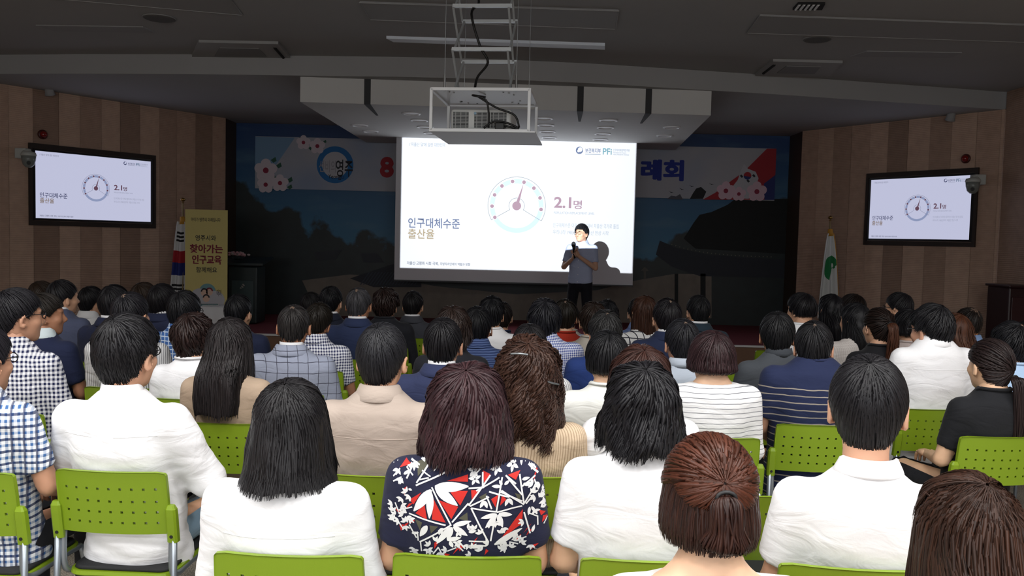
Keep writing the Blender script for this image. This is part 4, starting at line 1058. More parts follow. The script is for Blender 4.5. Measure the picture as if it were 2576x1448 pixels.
# ------------------------------------------------------------------ hair
def hair_build(style, zend=-.16, th=.014, crown=(0, -.42, .9), seed=0, nlocks=500, wave=0.0, wfreq=40.0, flare=1.0, tipw=.95, lw=.006, push=None, top=0.0, bangs=.055, lowcut=0.0, sidefull=62, lump=0.0):
    """returns verts, quads/tris, uv of a cap plus locks of hair in head coordinates"""
    rng = np.random.default_rng(seed)
    c = np.array(crown, float); c /= np.linalg.norm(c)
    bk = np.array([0, -1.0, -.3]); bk = bk - c * (bk @ c); bk /= np.linalg.norm(bk); rt = np.cross(bk, c); rt /= np.linalg.norm(rt)
    if rt[0] < 0: rt = -rt
    NA, NT_ = 56, 26
    ctr = np.array([0, -.006, HCZ])
    def surf(d):
        rzz = np.where(d[..., 2] > 0, .090 + th + top, .150 + th)
        k = np.sqrt((d[..., 0] / (.0765 + th)) ** 2 + (d[..., 1] / (.097 + th)) ** 2 + (d[..., 2] / rzz) ** 2); return ctr + d / k[..., None]
    aa = np.linspace(0, 2 * np.pi, NA, endpoint=False)
    pp = np.linspace(0.02, R(165), 150)
    D = np.cos(pp)[None, :, None] * c + np.sin(pp)[None, :, None] * (np.cos(aa)[:, None, None] * bk + np.sin(aa)[:, None, None] * rt)
    S = surf(D)
    if style == 'short':                    # hair gets thinner towards the nape and sides
        S = S - D * (th * np.clip(1 - (S[..., 2] + .085) / .10, 0, .7))[..., None]
    phi = np.degrees(np.abs(np.arctan2(S[..., 0], -S[..., 1])))
    zh = np.interp(phi, [0, 35, 58, 76, 92, 104, 120, 140, 180], [-.092 + lowcut, -.085 + lowcut, -.055 + lowcut, .010, .014, .002, .03, bangs, bangs + .004])
    paths = np.zeros((NA, NT_, 3)); dropf = np.zeros(NA)
    for i in range(NA):
        z0 = HCZ - .012
        if style == 'short':
            bad = np.argwhere(S[i, :, 2] < zh[i]); e = int(bad[0, 0]) if len(bad) else len(pp) - 1; e = max(e, 6); pts = S[i, :e]
        else:
            face = phi[i]; front = np.argwhere((S[i, :, 2] < zh[i]) & (phi[i] > 180 - sidefull)); e1 = int(front[0, 0]) if len(front) else 999
            bad = np.argwhere((S[i, :, 2] < z0) & (phi[i] <= 180 - sidefull)); e2 = int(bad[0, 0]) if len(bad) else 999
            if e1 <= e2: e = min(max(e1, 6), len(pp) - 1); pts = S[i, :e]
            else:
                e = max(e2, 6); pts = S[i, :e]; p0 = pts[-1]; ph = phi[i, e - 1]
                zl = zend + (.03 if ph > 100 else 0) + 1.3 * lump * math.sin(aa[i] * 5 + seed) + lump * math.sin(aa[i] * 11 + 2 * seed); m = 24; t = np.linspace(0, 1, m + 1)[1:]
                g = np.interp(t, [0, .35, .75, 1], [1, 1 + .55 * (flare - 1), flare, flare * tipw])
                q = np.stack([p0[0] * g, ctr[1] + (p0[1] - ctr[1]) * g, p0[2] + (zl - p0[2]) * t], 1)
                if push is not None:
                    zsh, yb = push; w = np.clip((p0[2] - q[:, 2]) / (p0[2] - zsh - .03), 0, 1); w = w * w * (3 - 2 * w) * np.clip((75 - ph) / 30, 0, 1)
                    q[:, 1] = np.where(q[:, 1] > yb, q[:, 1] * (1 - w) + yb * w, q[:, 1])
                pts = np.concatenate([pts, q]); dropf[i] = 1
        seg = np.r_[0, np.cumsum(np.linalg.norm(np.diff(pts, axis=0), axis=1))]
        tt = np.linspace(0, seg[-1], NT_)
        for k in range(3): paths[i, :, k] = np.interp(tt, seg, pts[:, k])
    if lump > 0:                            # loose volume: broad swells in the hair mass
        ta = np.linspace(0, 1, NT_)[None, :]; A_ = aa[:, None]
        sw = np.sin(A_ * 4 + ta * 9 + seed) + .8 * np.sin(A_ * 7 - ta * 14 + seed * 2) + .6 * np.sin(A_ * 12 + ta * 5 + seed * 3)
        o_ = paths - ctr; o_ = o_ * np.array([1, 1, .5]); o_ /= np.linalg.norm(o_, axis=2, keepdims=True); paths = paths + o_ * (sw * lump * np.clip(ta * 2, 0, 1))[..., None]
    # cap: irregular slightly, shrunk a little so that locks lie on it
    off = (paths - ctr); nrm = off / np.linalg.norm(off, axis=2, keepdims=True)
    capp = paths - nrm * .0035 + nrm * (rng.normal(size=(NA, 1, 1)) * .0012)
    V = [capp.reshape(-1, 3)]; F4 = []
    uv = [np.stack(np.meshgrid(np.arange(NA) / NA * 3, np.linspace(0, 1, NT_), indexing='ij'), -1).reshape(-1, 2)]
    ii, jj = np.meshgrid(np.arange(NA), np.arange(NT_ - 1), indexing='ij'); i2 = (ii + 1) % NA
    F4.append(np.stack([ii * NT_ + jj, ii * NT_ + jj + 1, i2 * NT_ + jj + 1, i2 * NT_ + jj], -1).reshape(-1, 4))
    # inner lip so that the rim has thickness
    lip = capp[:, -1] - (capp[:, -1] - ctr) * np.array([.16, .16, .0]) + np.array([0, 0, .012]); nb = NA * NT_
    V.append(lip); uv.append(np.stack([np.arange(NA) / NA * 3, np.ones(NA)], 1)); a_ = np.arange(NA); b_ = (a_ + 1) % NA
    F4.append(np.stack([a_ * NT_ + NT_ - 1, nb + a_, nb + b_, b_ * NT_ + NT_ - 1], 1)); nb += NA
    # locks
    if nlocks:
        N = nlocks; K = 8 if wave < .005 or nlocks < 600 else 15
        a0 = rng.uniform(0, NA, N); t0 = rng.uniform(0, .55, N) ** 1.2 * (NT_ - 1); t1 = (NT_ - 1) * np.clip(rng.normal(.985, .045, N), .8, 1.03)
        s = np.linspace(0, 1, K)[None]; T = t0[:, None] + (t1 - t0)[:, None] * s
        sway = rng.normal(size=(N, 1)) * .9 * s + (wave * 60) * .0
        A = a0[:, None] + sway
        Ti = np.clip(np.floor(T).astype(int), 0, NT_ - 2); Tf = (T - Ti)[..., None]; Ai = np.floor(A).astype(int); Af = (A - Ai)[..., None]
        def samp(G):
            A0, A1 = Ai % NA, (Ai + 1) % NA
            return (G[A0, Ti] * (1 - Tf) + G[A0, Ti + 1] * Tf) * (1 - Af) + (G[A1, Ti] * (1 - Tf) + G[A1, Ti + 1] * Tf) * Af
        Pn = samp(paths); Nn = samp(nrm); Nn /= np.linalg.norm(Nn, axis=2, keepdims=True)
        Tn = np.gradient(Pn, axis=1); Tn /= np.maximum(np.linalg.norm(Tn, axis=2, keepdims=True), 1e-9); Bn = np.cross(Tn, Nn); Bn /= np.maximum(np.linalg.norm(Bn, axis=2, keepdims=True), 1e-9)
        lift = rng.uniform(-.002, .003, (N, 1, 1)); Pn = Pn + Nn * lift
        if wave > 0:
            ph0 = rng.uniform(0, 6.28, (N, 1)); L = np.r_[0.0]; al = np.cumsum(np.linalg.norm(np.diff(Pn, axis=1, prepend=Pn[:, :1]), axis=2), axis=1)
            fr = wfreq * rng.uniform(.7, 1.3, (N, 1)); amp = wave * np.clip(al / .10, 0, 1)[..., None]
            Pn = Pn + Bn * np.sin(al * fr + ph0)[..., None] * amp + Nn * (np.cos(al * fr + ph0)[..., None] * .8 + .4) * amp
        wd = lw * rng.uniform(.6, 1.4, (N, 1)) * np.interp(np.linspace(0, 1, K), [0, .15, .7, 1], [.35, 1, .9, .15])[None]
        ring = np.stack([Pn - Bn * wd[..., None], Pn + Nn * (wd * .28)[..., None], Pn + Bn * wd[..., None]], 2)   # N,K,3,3
        V.append(ring.reshape(-1, 3)); base = nb + (np.arange(N)[:, None] * K + np.arange(K - 1)[None]) * 3
        for q in range(3):
            q2 = (q + 1) % 3; F4.append(np.stack([base + q, base + q2, base + 3 + q2, base + 3 + q], -1).reshape(-1, 4))
        uu = rng.uniform(0, 3, (N, 1, 1)) + np.array([-.01, 0, .01])[None, None]; uv.append(np.stack([np.broadcast_to(uu, (N, K, 3)), np.broadcast_to((T / NT_)[..., None], (N, K, 3))], -1).reshape(-1, 2))
    return np.concatenate(V), np.concatenate(F4), np.concatenate(uv)
def tail_build(p0, pts, r0, r1, seed=0, n=160, K=14, lw=.005, wave=.0):
    """bundle of locks following a path (ponytail), with a solid core"""
    rng = np.random.default_rng(seed); P = np.array(smooth_path([tuple(p) for p in pts], 5)); m = len(P)
    tt = np.linspace(0, m - 1, K); P = np.stack([np.interp(tt, np.arange(m), P[:, k]) for k in range(3)], 1)
    T = np.gradient(P, axis=0); T /= np.linalg.norm(T, axis=1, keepdims=True); X = np.cross(T, [0, 1, 0]); X /= np.linalg.norm(X, axis=1, keepdims=True); Y = np.cross(T, X)
    rad = np.interp(np.linspace(0, 1, K), [0, .12, .55, .85, 1], [r0 * .55, r0, r0 * 1.05, r1, r1 * .35])
    V = []; F = []; UV = []; nb = 0
    sg = 12; an = np.linspace(0, 6.283, sg, endpoint=False)
    core = P[:, None] + (X[:, None] * np.cos(an)[None, :, None] + Y[:, None] * np.sin(an)[None, :, None] * .7) * (rad * .85)[:, None, None]
    V.append(core.reshape(-1, 3)); UV.append(np.stack(np.meshgrid(np.linspace(0, 1, K), np.arange(sg) / sg, indexing='ij'), -1).reshape(-1, 2)[:, ::-1])
    i, j = np.meshgrid(np.arange(K - 1), np.arange(sg), indexing='ij'); j2 = (j + 1) % sg
    F.append(np.stack([i * sg + j, i * sg + j2, (i + 1) * sg + j2, (i + 1) * sg + j], -1).reshape(-1, 4)); nb = K * sg
    a = rng.uniform(0, 6.283, (n, 1)); rr = rng.uniform(.75, 1.08, (n, 1)); end = rng.uniform(.85, 1.06, (n, 1))
    s = np.linspace(0, 1, K)[None] * end * (K - 1); si = np.clip(np.floor(s).astype(int), 0, K - 2); sf = (s - si)[..., None]
    def sm(G): return G[si] * (1 - sf) + G[si + 1] * sf
    Pc, Xc, Yc = sm(P), sm(X), sm(Y); rc = sm(rad[:, None])[..., 0]
    a2 = a + rng.normal(size=(n, 1)) * .5 * np.linspace(0, 1, K)[None]
    dr = Xc * np.cos(a2)[..., None] + Yc * (.7 * np.sin(a2))[..., None]; C = Pc + dr * (rc * rr)[..., None]
    if wave: C = C + Xc * np.sin(np.linspace(0, 9, K)[None] + a * 3)[..., None] * wave * np.linspace(0, 1, K)[None, :, None]
    Bt = np.cross(dr, sm(T)); Bt /= np.maximum(np.linalg.norm(Bt, axis=2, keepdims=True), 1e-9); dn = dr / np.maximum(np.linalg.norm(dr, axis=2, keepdims=True), 1e-9)
    w = lw * rng.uniform(.5, 1.3, (n, 1)) * np.interp(np.linspace(0, 1, K), [0, .1, .8, 1], [.5, 1, .8, .1])[None]
    ring = np.stack([C - Bt * w[..., None], C + dn * (w * .6)[..., None], C + Bt * w[..., None]], 2); V.append(ring.reshape(-1, 3))
    base = nb + (np.arange(n)[:, None] * K + np.arange(K - 1)[None]) * 3
    for q in range(3):
        q2 = (q + 1) % 3; F.append(np.stack([base + q, base + q2, base + 3 + q2, base + 3 + q], -1).reshape(-1, 4))
    UV.append(np.stack([np.broadcast_to(rng.uniform(0, 3, (n, 1, 1)), (n, K, 3)), np.broadcast_to(np.linspace(0, 1, K)[None, :, None], (n, K, 3))], -1).reshape(-1, 2))
    return np.concatenate(V), np.concatenate(F), np.concatenate(UV)
def join_geo(*gs):
    V, F, U = [], [], []; nb = 0
    for v, f, u in gs: V.append(v); F.append(f + nb); U.append(u); nb += len(v)
    return np.concatenate(V), np.concatenate(F), np.concatenate(U)
_hm = {}
def hair_mat(col, light=None, rough=.42):
    k = (col, light, rough)
    if k in _hm: return _hm[k]
    t = NT('hair_' + col.lstrip('#')); c = lin(col); l = tuple(x * .72 for x in lin(light)) if light else tuple(min(1, x * 2.2 + .003) for x in c)
    uvn = t.node('ShaderNodeUVMap').outputs[0]; mp = t.node('ShaderNodeMapping', ins={0: uvn, 3: (70, 2.2, 1)})
    nz = t.node('ShaderNodeTexNoise', ins={'Vector': mp.outputs[0], 'Scale': 1.0, 'Detail': 4.0})
    mp2 = t.node('ShaderNodeMapping', ins={0: uvn, 3: (6, 1.2, 1)}); n2 = t.node('ShaderNodeTexNoise', ins={'Vector': mp2.outputs[0], 'Scale': 1.0, 'Detail': 2.0})
    fac = t.node('ShaderNodeClamp', ins={0: t.math('MULTIPLY', t.math('SUBTRACT', t.math('ADD', nz.outputs['Fac'], n2.outputs['Fac']), .78), 1.7)}).outputs[0]
    t.set(t.mix(fac, c, l), rough, 0, .24); t.bump(nz.outputs['Fac'], .55, .004); _hm[k] = t.m; return t.m

# ------------------------------------------------------------------ cloth materials
_cm = {}
def cloth(spec):
    k = repr(spec)
    if k in _cm: return _cm[k]
    kind = spec[0]; t = NT('cloth_' + kind + '_%d' % len(_cm)); co = t.node('ShaderNodeTexCoord').outputs['Object']
    s = t.node('ShaderNodeSeparateXYZ', ins={0: co}); nzd = t.node('ShaderNodeTexNoise', ins={'Vector': co, 'Scale': 9.0, 'Detail': 2.0})
    wob = t.math('MULTIPLY', t.math('SUBTRACT', nzd.outputs['Fac'], .5), .02)
    x = t.math('ADD', t.math('ADD', s.outputs[0], t.math('MULTIPLY', s.outputs[1], .55)), wob); z = t.math('ADD', s.outputs[2], wob)
    base = lin(spec[1])
    def bands(c, size, frac): return t.math('LESS_THAN', t.math('FRACT', t.math('ADD', t.math('DIVIDE', c, size), 50.0)), frac)
    if kind == 'plain': col = base
    elif kind == 'gingham':
        f = t.math('MULTIPLY', t.math('ADD', bands(x, spec[3], .5), bands(z, spec[3], .5)), .5); col = t.mix(f, base, lin(spec[2]))
    elif kind == 'plaid':
        a = t.math('MAXIMUM', bands(x, spec[3], spec[4]), bands(z, spec[3], spec[4])); col = t.mix(a, base, lin(spec[2]))
    elif kind == 'plaid2':
        a = t.math('MULTIPLY', t.math('ADD', bands(x, spec[4], .45), bands(z, spec[4], .45)), .5); col = t.mix(a, base, lin(spec[2]))
        bb = t.math('MAXIMUM', bands(t.math('ADD', x, .004), spec[4] * 2, .2), bands(z, spec[4] * 2, .2)); col = t.mix(t.math('MULTIPLY', bb, .8), col, lin(spec[3]))
    elif kind == 'hstripe': col = t.mix(bands(z, spec[3], spec[4]), base, lin(spec[2]))
    elif kind == 'hstripe_low': col = t.mix(t.math('MULTIPLY', bands(z, spec[3], spec[4]), t.math('LESS_THAN', s.outputs[2], spec[5])), base, lin(spec[2]))
    elif kind == 'vstripe': col = t.mix(bands(x, spec[3], spec[4]), base, lin(spec[2]))
    elif kind == 'tweed': 
        w = t.node('ShaderNodeTexNoise', ins={'Vector': co, 'Scale': 120.0, 'Detail': 2.0}); col = t.mix(w.outputs['Fac'], tuple(c * .7 for c in base), tuple(c * 1.3 for c in base))
    elif kind == 'houndstooth':
        f = t.math('ABSOLUTE', t.math('SUBTRACT', bands(t.math('ADD', x, z), spec[3], .5), bands(t.math('SUBTRACT', x, z), spec[3], .5))); col = t.mix(f, base, lin(spec[2]))
    t.set(col, .85, 0, .25)
    if 'Sheen Weight' in t.b.inputs: t.b.inputs['Sheen Weight'].default_value = .05
    mp = t.node('ShaderNodeMapping', ins={0: co, 3: (1.0, 1.0, 2.2)})
    w1 = t.node('ShaderNodeTexNoise', ins={'Vector': mp.outputs[0], 'Scale': 7.0, 'Detail': 3.0, 'Distortion': 1.2})
    w2 = t.node('ShaderNodeTexNoise', ins={'Vector': co, 'Scale': 260.0, 'Detail': 1.0})
    t.bump(t.math('ADD', w1.outputs['Fac'], t.math('MULTIPLY', w2.outputs['Fac'], .03)), .32, .018); _cm[k] = t.m; return t.m
def skin_mat(col):
    k = 'skin_' + col
    if k in MATS: return MATS[k]
    t = NT(k); c = lin(col); co = t.node('ShaderNodeTexCoord').outputs['Object']; nz = t.node('ShaderNodeTexNoise', ins={'Vector': co, 'Scale': 25.0, 'Detail': 3.0})
    t.set(t.mix(nz.outputs['Fac'], tuple(x * .9 for x in c), tuple(min(1, x * 1.08) for x in c)), .5, 0, .35)
    t.b.inputs['Subsurface Weight'].default_value = .08; t.b.inputs['Subsurface Radius'].default_value = (.012, .004, .002); t.b.inputs['Subsurface Scale'].default_value = .5
    MATS[k] = t.m; return t.m
# ------------------------------------------------------------------ stacking chair (one master, copied)
m_green = plain('lime_plastic', '#758e1c', .38, spec=.4, bump=.05, bscale=300)
m_tube = plain('grey_tube', '#8d949c', .35, .7)
m_pad = plain('black_seat_pad', '#17181b', .75, bump=.2, bscale=200)
SEAT = .45
def backrest_geo():
    hw, zb, zt = .20, .59, .822; hx = [-.160 + .04 * i for i in range(9)]; hz = [.632, .672, .712, .758]; hh = .0046
    xs = sorted([-hw, -hw + .004, hw - .004, hw] + [x + s * hh for x in hx for s in (-1, 1)]); zs_ = sorted([zb, zb + .004, zt - .012, zt - .004, zt] + [z + s * hh for z in hz for s in (-1, 1)])
    def hole(x, z): return any(abs(x - a) < hh * .9 for a in hx) and any(abs(z - a) < hh * .9 for a in hz)
    vs = []; idx = {}; T = .0055
    def P(i, j, k):
        key = (i, j, k)
        if key not in idx:
            x, z = xs[i], zs_[j]
            cx_ = max(0, abs(x) - (hw - .022)); cz_ = max(0, z - (zt - .022))
            if cx_ > 0 and cz_ > 0:
                r = math.hypot(cx_, cz_)
                if r > .022: x = math.copysign(hw - .022 + cx_ * .022 / r, x); z = zt - .022 + cz_ * .022 / r
            rim = .004 if (j == len(zs_) - 1 or i in (0, len(xs) - 1)) else 0
            y = -.165 - .026 * (1 - (x / hw) ** 2) - (z - zb) * .16 + (-(T + rim) if k == 0 else T)
            idx[key] = len(vs); vs.append((x, y, z))
        return idx[key]
    fs = []; nx, nz = len(xs) - 1, len(zs_) - 1
    solid = [[not hole((xs[i] + xs[i + 1]) / 2, (zs_[j] + zs_[j + 1]) / 2) for j in range(nz)] for i in range(nx)]
    for i in range(nx):
        for j in range(nz):
            if not solid[i][j]: continue
            fs.append((P(i, j, 0), P(i + 1, j, 0), P(i + 1, j + 1, 0), P(i, j + 1, 0))); fs.append((P(i, j, 1), P(i, j + 1, 1), P(i + 1, j + 1, 1), P(i + 1, j, 1)))
            for di, dj, a, b in ((-1, 0, (i, j), (i, j + 1)), (1, 0, (i + 1, j + 1), (i + 1, j)), (0, -1, (i + 1, j), (i, j)), (0, 1, (i, j + 1), (i + 1, j + 1))):
                ni, nj = i + di, j + dj
                if not (0 <= ni < nx and 0 <= nj < nz) or not solid[ni][nj]:
                    fs.append((P(*a, 0), P(*b, 0), P(*b, 1), P(*a, 1)))
    return vs, fs
def make_chair():
    root = empty('stacking_chair')
    v, f = backrest_geo(); mesh_from('backrest', v, f, m_green, root)
    for s in (-1, 1):
        m = MB(); x = s * .208
        pts = [(-.018, -.014), (.018, -.014), (.018, .014), (-.018, .014)]
        def ring(z, k): 
            y = -.168 - (z - .575) * .16; return [(x + a * k, y + b * k, z) for a, b in [(-.019, -.010), (-.012, -.017), (.012, -.017), (.019, -.010), (.019, .010), (.012, .017), (-.012, .017), (-.019, .010)]]
        R0 = [ring(.562, 1), ring(.66, 1), ring(.685, .95), ring(.70, .6)]
        vs = [p for r_ in R0 for p in r_]; fs = [(i * 8 + k, i * 8 + (k + 1) % 8, i * 8 + 8 + (k + 1) % 8, i * 8 + 8 + k) for i in range(3) for k in range(8)] + [tuple(range(8))[::-1], tuple(range(24, 32))]
        m.add(vs, fs); sl = m.build('back_sleeve', m_green, root)
        m = MB(); m.lathe([(.006, 0), (.006, .003)], c=(x, -.186, .585), seg=10, M=Matrix.Rotation(R(90), 3, 'X')); m.build('screw', m_black, sl)
        m = MB(); m.tube([(s * .212, -.172, .60), (s * .214, -.178, .40), (s * .222, -.235, .012), (s * .222, -.237, .0)], .0115, 8); m.build('leg', m_tube, root, True)
        m = MB(); m.tube(smooth_path([(s * .198, -.158, .60), (s * .198, -.16, .47), (s * .195, -.12, .425), (s * .19, .0, .42), (s * .19, .17, .42), (s * .195, .21, .40), (s * .21, .235, .2), (s * .215, .245, .0)], 4), .0115, 8); m.build('leg', m_tube, root, True)
    def slab(z0, z1, g, ins):
        m = MB(); n = 6; loop = []
        for (cx_, cy_, a0) in ((.185 - .05, .215 - .05, 0), (-.135, .165, 90), (-.135, -.10, 180), (.135, -.10, 270)):
            for k in range(n): a = R(a0 + 90 * k / (n - 1)); loop.append((cx_ + (.05 + g) * math.cos(a), cy_ + (.05 + g) * math.sin(a)))
        L = len(loop); vs = []
        for (z, k) in ((z0, 0), (z0 + (z1 - z0) * .3, ins), (z1, ins * .4)):
            vs += [(x + math.copysign(k, x) if abs(x) > .02 else x, y + math.copysign(k, y) if abs(y) > .02 else y, z) for x, y in loop]
        fs = [(i * L + k, i * L + (k + 1) % L, (i + 1) * L + (k + 1) % L, (i + 1) * L + k) for i in range(2) for k in range(L)] + [tuple(range(L))[::-1], tuple(range(2 * L, 3 * L))]
        m.add(vs, fs); return m
    slab(.418, .436, .008, .004).build('seat_shell', m_green, root); slab(.436, SEAT, -.006, .004).build('seat_cushion', m_pad, root, True)
    return root
CHAIR0 = make_chair(); _used = [False]
def chair(x, y, rz, who, full=None):
    if not _used[0]: c = CHAIR0; _used[0] = True
    else:
        c = CHAIR0.copy(); COL.objects.link(c)
        for ch in list(CHAIR0.children):
            d = ch.copy(); COL.objects.link(d); d.parent = c
            for g in ch.children:
                e = g.copy(); COL.objects.link(e); e.parent = d
    c.location = (x, y, 0); c.rotation_euler = (0, 0, rz)
    tag(c, full or ('lime green chair under ' + who), 'chair', 'lime green stacking chairs'); return c

# ------------------------------------------------------------------ person assembly
H = {
 'man': dict(style='short', th=.012, crown=(0, -.5, .86), top=.010, lw=.004, lowcut=.014),
 'crop': dict(style='short', th=.010, crown=(0, -.5, .86), top=.006, lw=.004, lowcut=.016),
 'thin': dict(style='short', th=.006, crown=(0, -.5, .86), top=.002, lw=.004, lowcut=.016),
 'full': dict(style='short', th=.017, crown=(0, -.5, .86), top=.014, lw=.005, lowcut=.008, wave=.003, wfreq=60, lump=.0028),
 'perm': dict(style='short', th=.026, crown=(0, -.4, .9), top=.014, lw=.008, lowcut=-.012, wave=.007, wfreq=120, lump=.005),
 'bob': dict(style='drop', th=.020, zend=-.055, flare=1.06, tipw=.84, top=.004, lw=.0045),
 'layer': dict(style='drop', th=.024, zend=-.10, flare=1.10, tipw=.92, top=.006, lw=.005, wave=.005, wfreq=38, lump=.0045),
 'lob': dict(style='drop', th=.020, zend=-.135, flare=1.14, tipw=1.06, top=.002, lw=.004, lump=.0022),
 'long': dict(style='drop', th=.018, zend=-.29, flare=1.02, tipw=.80, top=.002, lw=.004, lump=.002),
 'wavy': dict(style='drop', th=.020, zend=-.08, flare=1.14, tipw=1.0, top=.004, lw=.005, wave=.008, wfreq=45, lump=.005),
 'curly': dict(style='drop', th=.026, zend=-.20, flare=1.20, tipw=.92, top=.004, lw=.006, wave=.018, wfreq=70, lump=.0095),
 'tie': dict(style='short', th=.013, crown=(0, -.96, .02), top=.004, lw=.005, lowcut=.0),
}
def neck_ring(prof, zs, b, tilt=.03, seg=28, rx=1.0, ry=.90, cy=-.027):
    vs = []; n = len(prof)
    for (r, z) in prof:
        for k in range(seg):
            a = 2 * math.pi * k / seg; y = math.sin(a); vs.append((r * rx * math.cos(a), cy + r * ry * y, zs + z - tilt * max(0, y + .2)))
    fs = [(i * seg + k, i * seg + (k + 1) % seg, ((i + 1) % n) * seg + (k + 1) % seg, ((i + 1) % n) * seg + k) for i in range(n) for k in range(seg)]
    return vs, fs
COLLARS = {
 'stand': [(0.0824, 0.051), (0.0752, 0.077), (0.0700, 0.099), (0.0649, 0.099), (0.0680, 0.061)],
 'fold': [(0.0700, 0.048), (0.0639, 0.089), (0.0670, 0.097), (0.0731, 0.095), (0.0886, 0.061), (0.0979, 0.043), (0.0937, 0.037), (0.0772, 0.053)],
 'polo': [(0.0700, 0.056), (0.0659, 0.093), (0.0690, 0.101), (0.0752, 0.099), (0.0886, 0.071), (0.0927, 0.059), (0.0886, 0.053), (0.0762, 0.061)],
 'round': [(0.0824, 0.061), (0.0803, 0.071), (0.0742, 0.075), (0.0700, 0.067)],
 'suit': [(0.0742, 0.041), (0.0700, 0.077), (0.0742, 0.085), (0.0824, 0.081), (0.1009, 0.051), (0.1092, 0.033), (0.1030, 0.025), (0.0845, 0.041)],
}
PEOPLE = []
def person(name_who, label, u, v, D, hair='man', hcol='#17161a', hlight=None, ck=('plain', '#e4e4e6'), sleeve='short', collar='fold', ccol=None, skin='#c79a7e', b=1.0, hs=.98, sd=.295, arms='lap', spread=1.0,
           hy=0.0, by=None, hp=0.0, hr=0.0, lod=None, hk=None, tail=None, scalp=None, glasses=False, trouser='#1c1d22', seams=(), seat=True, deep=1.0, puff=0.0, wrinkle=None, neck=.075, scoop=0.0, nl=None, extra=None, dx=0.0, cdx=0.0):
    D = D * 1.06; p = at_y(u, v, D); X0, Y0, zt = float(p[0]) + dx, float(p[1]), float(p[2]); seed = len(PEOPLE) * 13 + 5
    phi = math.atan2(X0 - .1, 13.9 - Y0); yaw = phi * .6 if by is None else by; hyaw = phi + hy - yaw
    lod = lod or ('fine' if D < 3.4 else 'mid' if D < 5.0 else 'far'); hsz = {'fine': .0105, 'mid': .015, 'far': .02}[lod]
    nlk = nl if nl is not None else {'fine': 1300, 'mid': 330, 'far': 120}[lod]
    hkw = dict(H[hair]) if hair in H else {}
    if hk: hkw.update(hk)
    hz = zt - hs * (HCZ + .090 + hkw.get('th', .004) + hkw.get('top', 0) + .002)
    zs = zt - sd; z0 = SEAT
    J = seated_pose(zs, b, SEAT, arms, spread)
    # body (skin)
    bV, bQ = body_mesh(J, zs, z0, .03 if lod == 'far' else .022)
    Rh = np.array(Matrix.Rotation(hyaw, 3, 'Z') @ Matrix.Rotation(hr, 3, 'Y') @ Matrix.Rotation(hp, 3, 'X')); hc = np.array([0, .004, hz])
    hV, hQ = HEADS[lod]; hV = hV * hs @ Rh.T + hc
    parts = [(bV, bQ), (hV, hQ)]; verts = np.concatenate([bV, hV]); faces = [tuple(q) for q in np.concatenate([bQ, hQ + len(bV)])]
    for s, k in ((-1, 'L'), (1, 'R')):
        gv, gf = hand_mesh(.8, s); w, e = np.array(J['wr' + k]), np.array(J['el' + k]); M = frame_from(w - e); nb = len(verts)
        verts = np.concatenate([verts, gv @ M.T + w]); faces += [tuple(i + nb for i in f_) for f_ in gf]
    root = mesh_from('person', verts, faces, skin_mat(skin), None, True)
    root.location = (X0, Y0, 0); root.rotation_euler = (0, 0, yaw); tag(root, label, 'person', 'seated audience')
    # hair
    def place(V): return V * hs @ Rh.T + hc
    if hair in H:
        if hkw['style'] == 'drop' and hkw['zend'] < -.22: hkw['push'] = ((zs - hz) / hs, -.17 / hs)
        g = hair_build(seed=seed, nlocks=nlk, **hkw)
        if tail:
            tp = [np.array(q) for q in tail['pts']]; tg = tail_build(tp[0], tp, tail['r0'], tail['r1'], seed, 240 if lod == 'fine' else 130, lw=.0045, wave=tail.get('wave', 0)); 
            if tail.get('col'):
                mesh_from('hair_tail', place(tg[0]), tg[1], hair_mat(*tail['col']), root, True, tg[2])
            else: g = join_geo(g, tg)
            m = MB(); m.tube([Vector(place(np.array([(tp[0] + np.array([math.cos(a) * tail['r0'] * .62, -.004, math.sin(a) * tail['r0'] * .62]))]))[0]) for a in np.linspace(0, 6.283, 14, endpoint=False)], .005, 6, closed=True)
            m.build('hair_tie', plain('hair_tie', tail.get('tie', '#0d0c0e'), .6), root, True)
        mesh_from('hair', place(g[0]), g[1], hair_mat(hcol, hlight), root, True, g[2])
        if scalp:
            cdir = np.array(hkw.get('crown', (0, -.42, .9)), float); cdir /= np.linalg.norm(cdir); e1 = np.cross(cdir, [1, 0, 0]); e1 /= np.linalg.norm(e1); e2 = np.cross(cdir, e1); vs = []; rng = np.random.default_rng(seed)
            th = hkw['th'] + .0018
            for rr in (0, .5, 1):
                for k in range(16):
                    a = k / 16 * 6.283; r_ = scalp * rr * (1 + (.25 * rng.normal() if rr == 1 else 0)) / .1; d = cdir + (e1 * math.cos(a) * 1.25 + e2 * math.sin(a) * .8) * r_; d /= np.linalg.norm(d)
                    rz = .09 + th + hkw.get('top', 0); kk = math.sqrt((d[0] / (.0765 + th)) ** 2 + (d[1] / (.097 + th)) ** 2 + (d[2] / rz) ** 2); vs.append(np.array([0, -.006, HCZ]) + d / kk - d * (.004 if rr == 1 else 0))
            fs = [(i * 16 + k, i * 16 + (k + 1) % 16, i * 16 + 16 + (k + 1) % 16, i * 16 + 16 + k) for i in range(2) for k in range(16)]
            mesh_from('scalp_patch', place(np.array(vs)), fs, skin_mat('#6e5c50'), root, True)
    # clothes
    wr = wrinkle if wrinkle is not None else (.005 if lod == 'fine' else .004)
    sV, sQ = shirt_mesh(J, z0, zs, b, sleeve, hsz, neck, deep, wr, None, seed, puff, scoop)
    shirt = mesh_from('top', sV, sQ, cloth(ck), root, True)
    tV, tQ = trousers_mesh(J, z0, .03 if lod != 'fine' else .02); mesh_from('trousers', tV, tQ, cloth(('plain', trouser)), root, True)
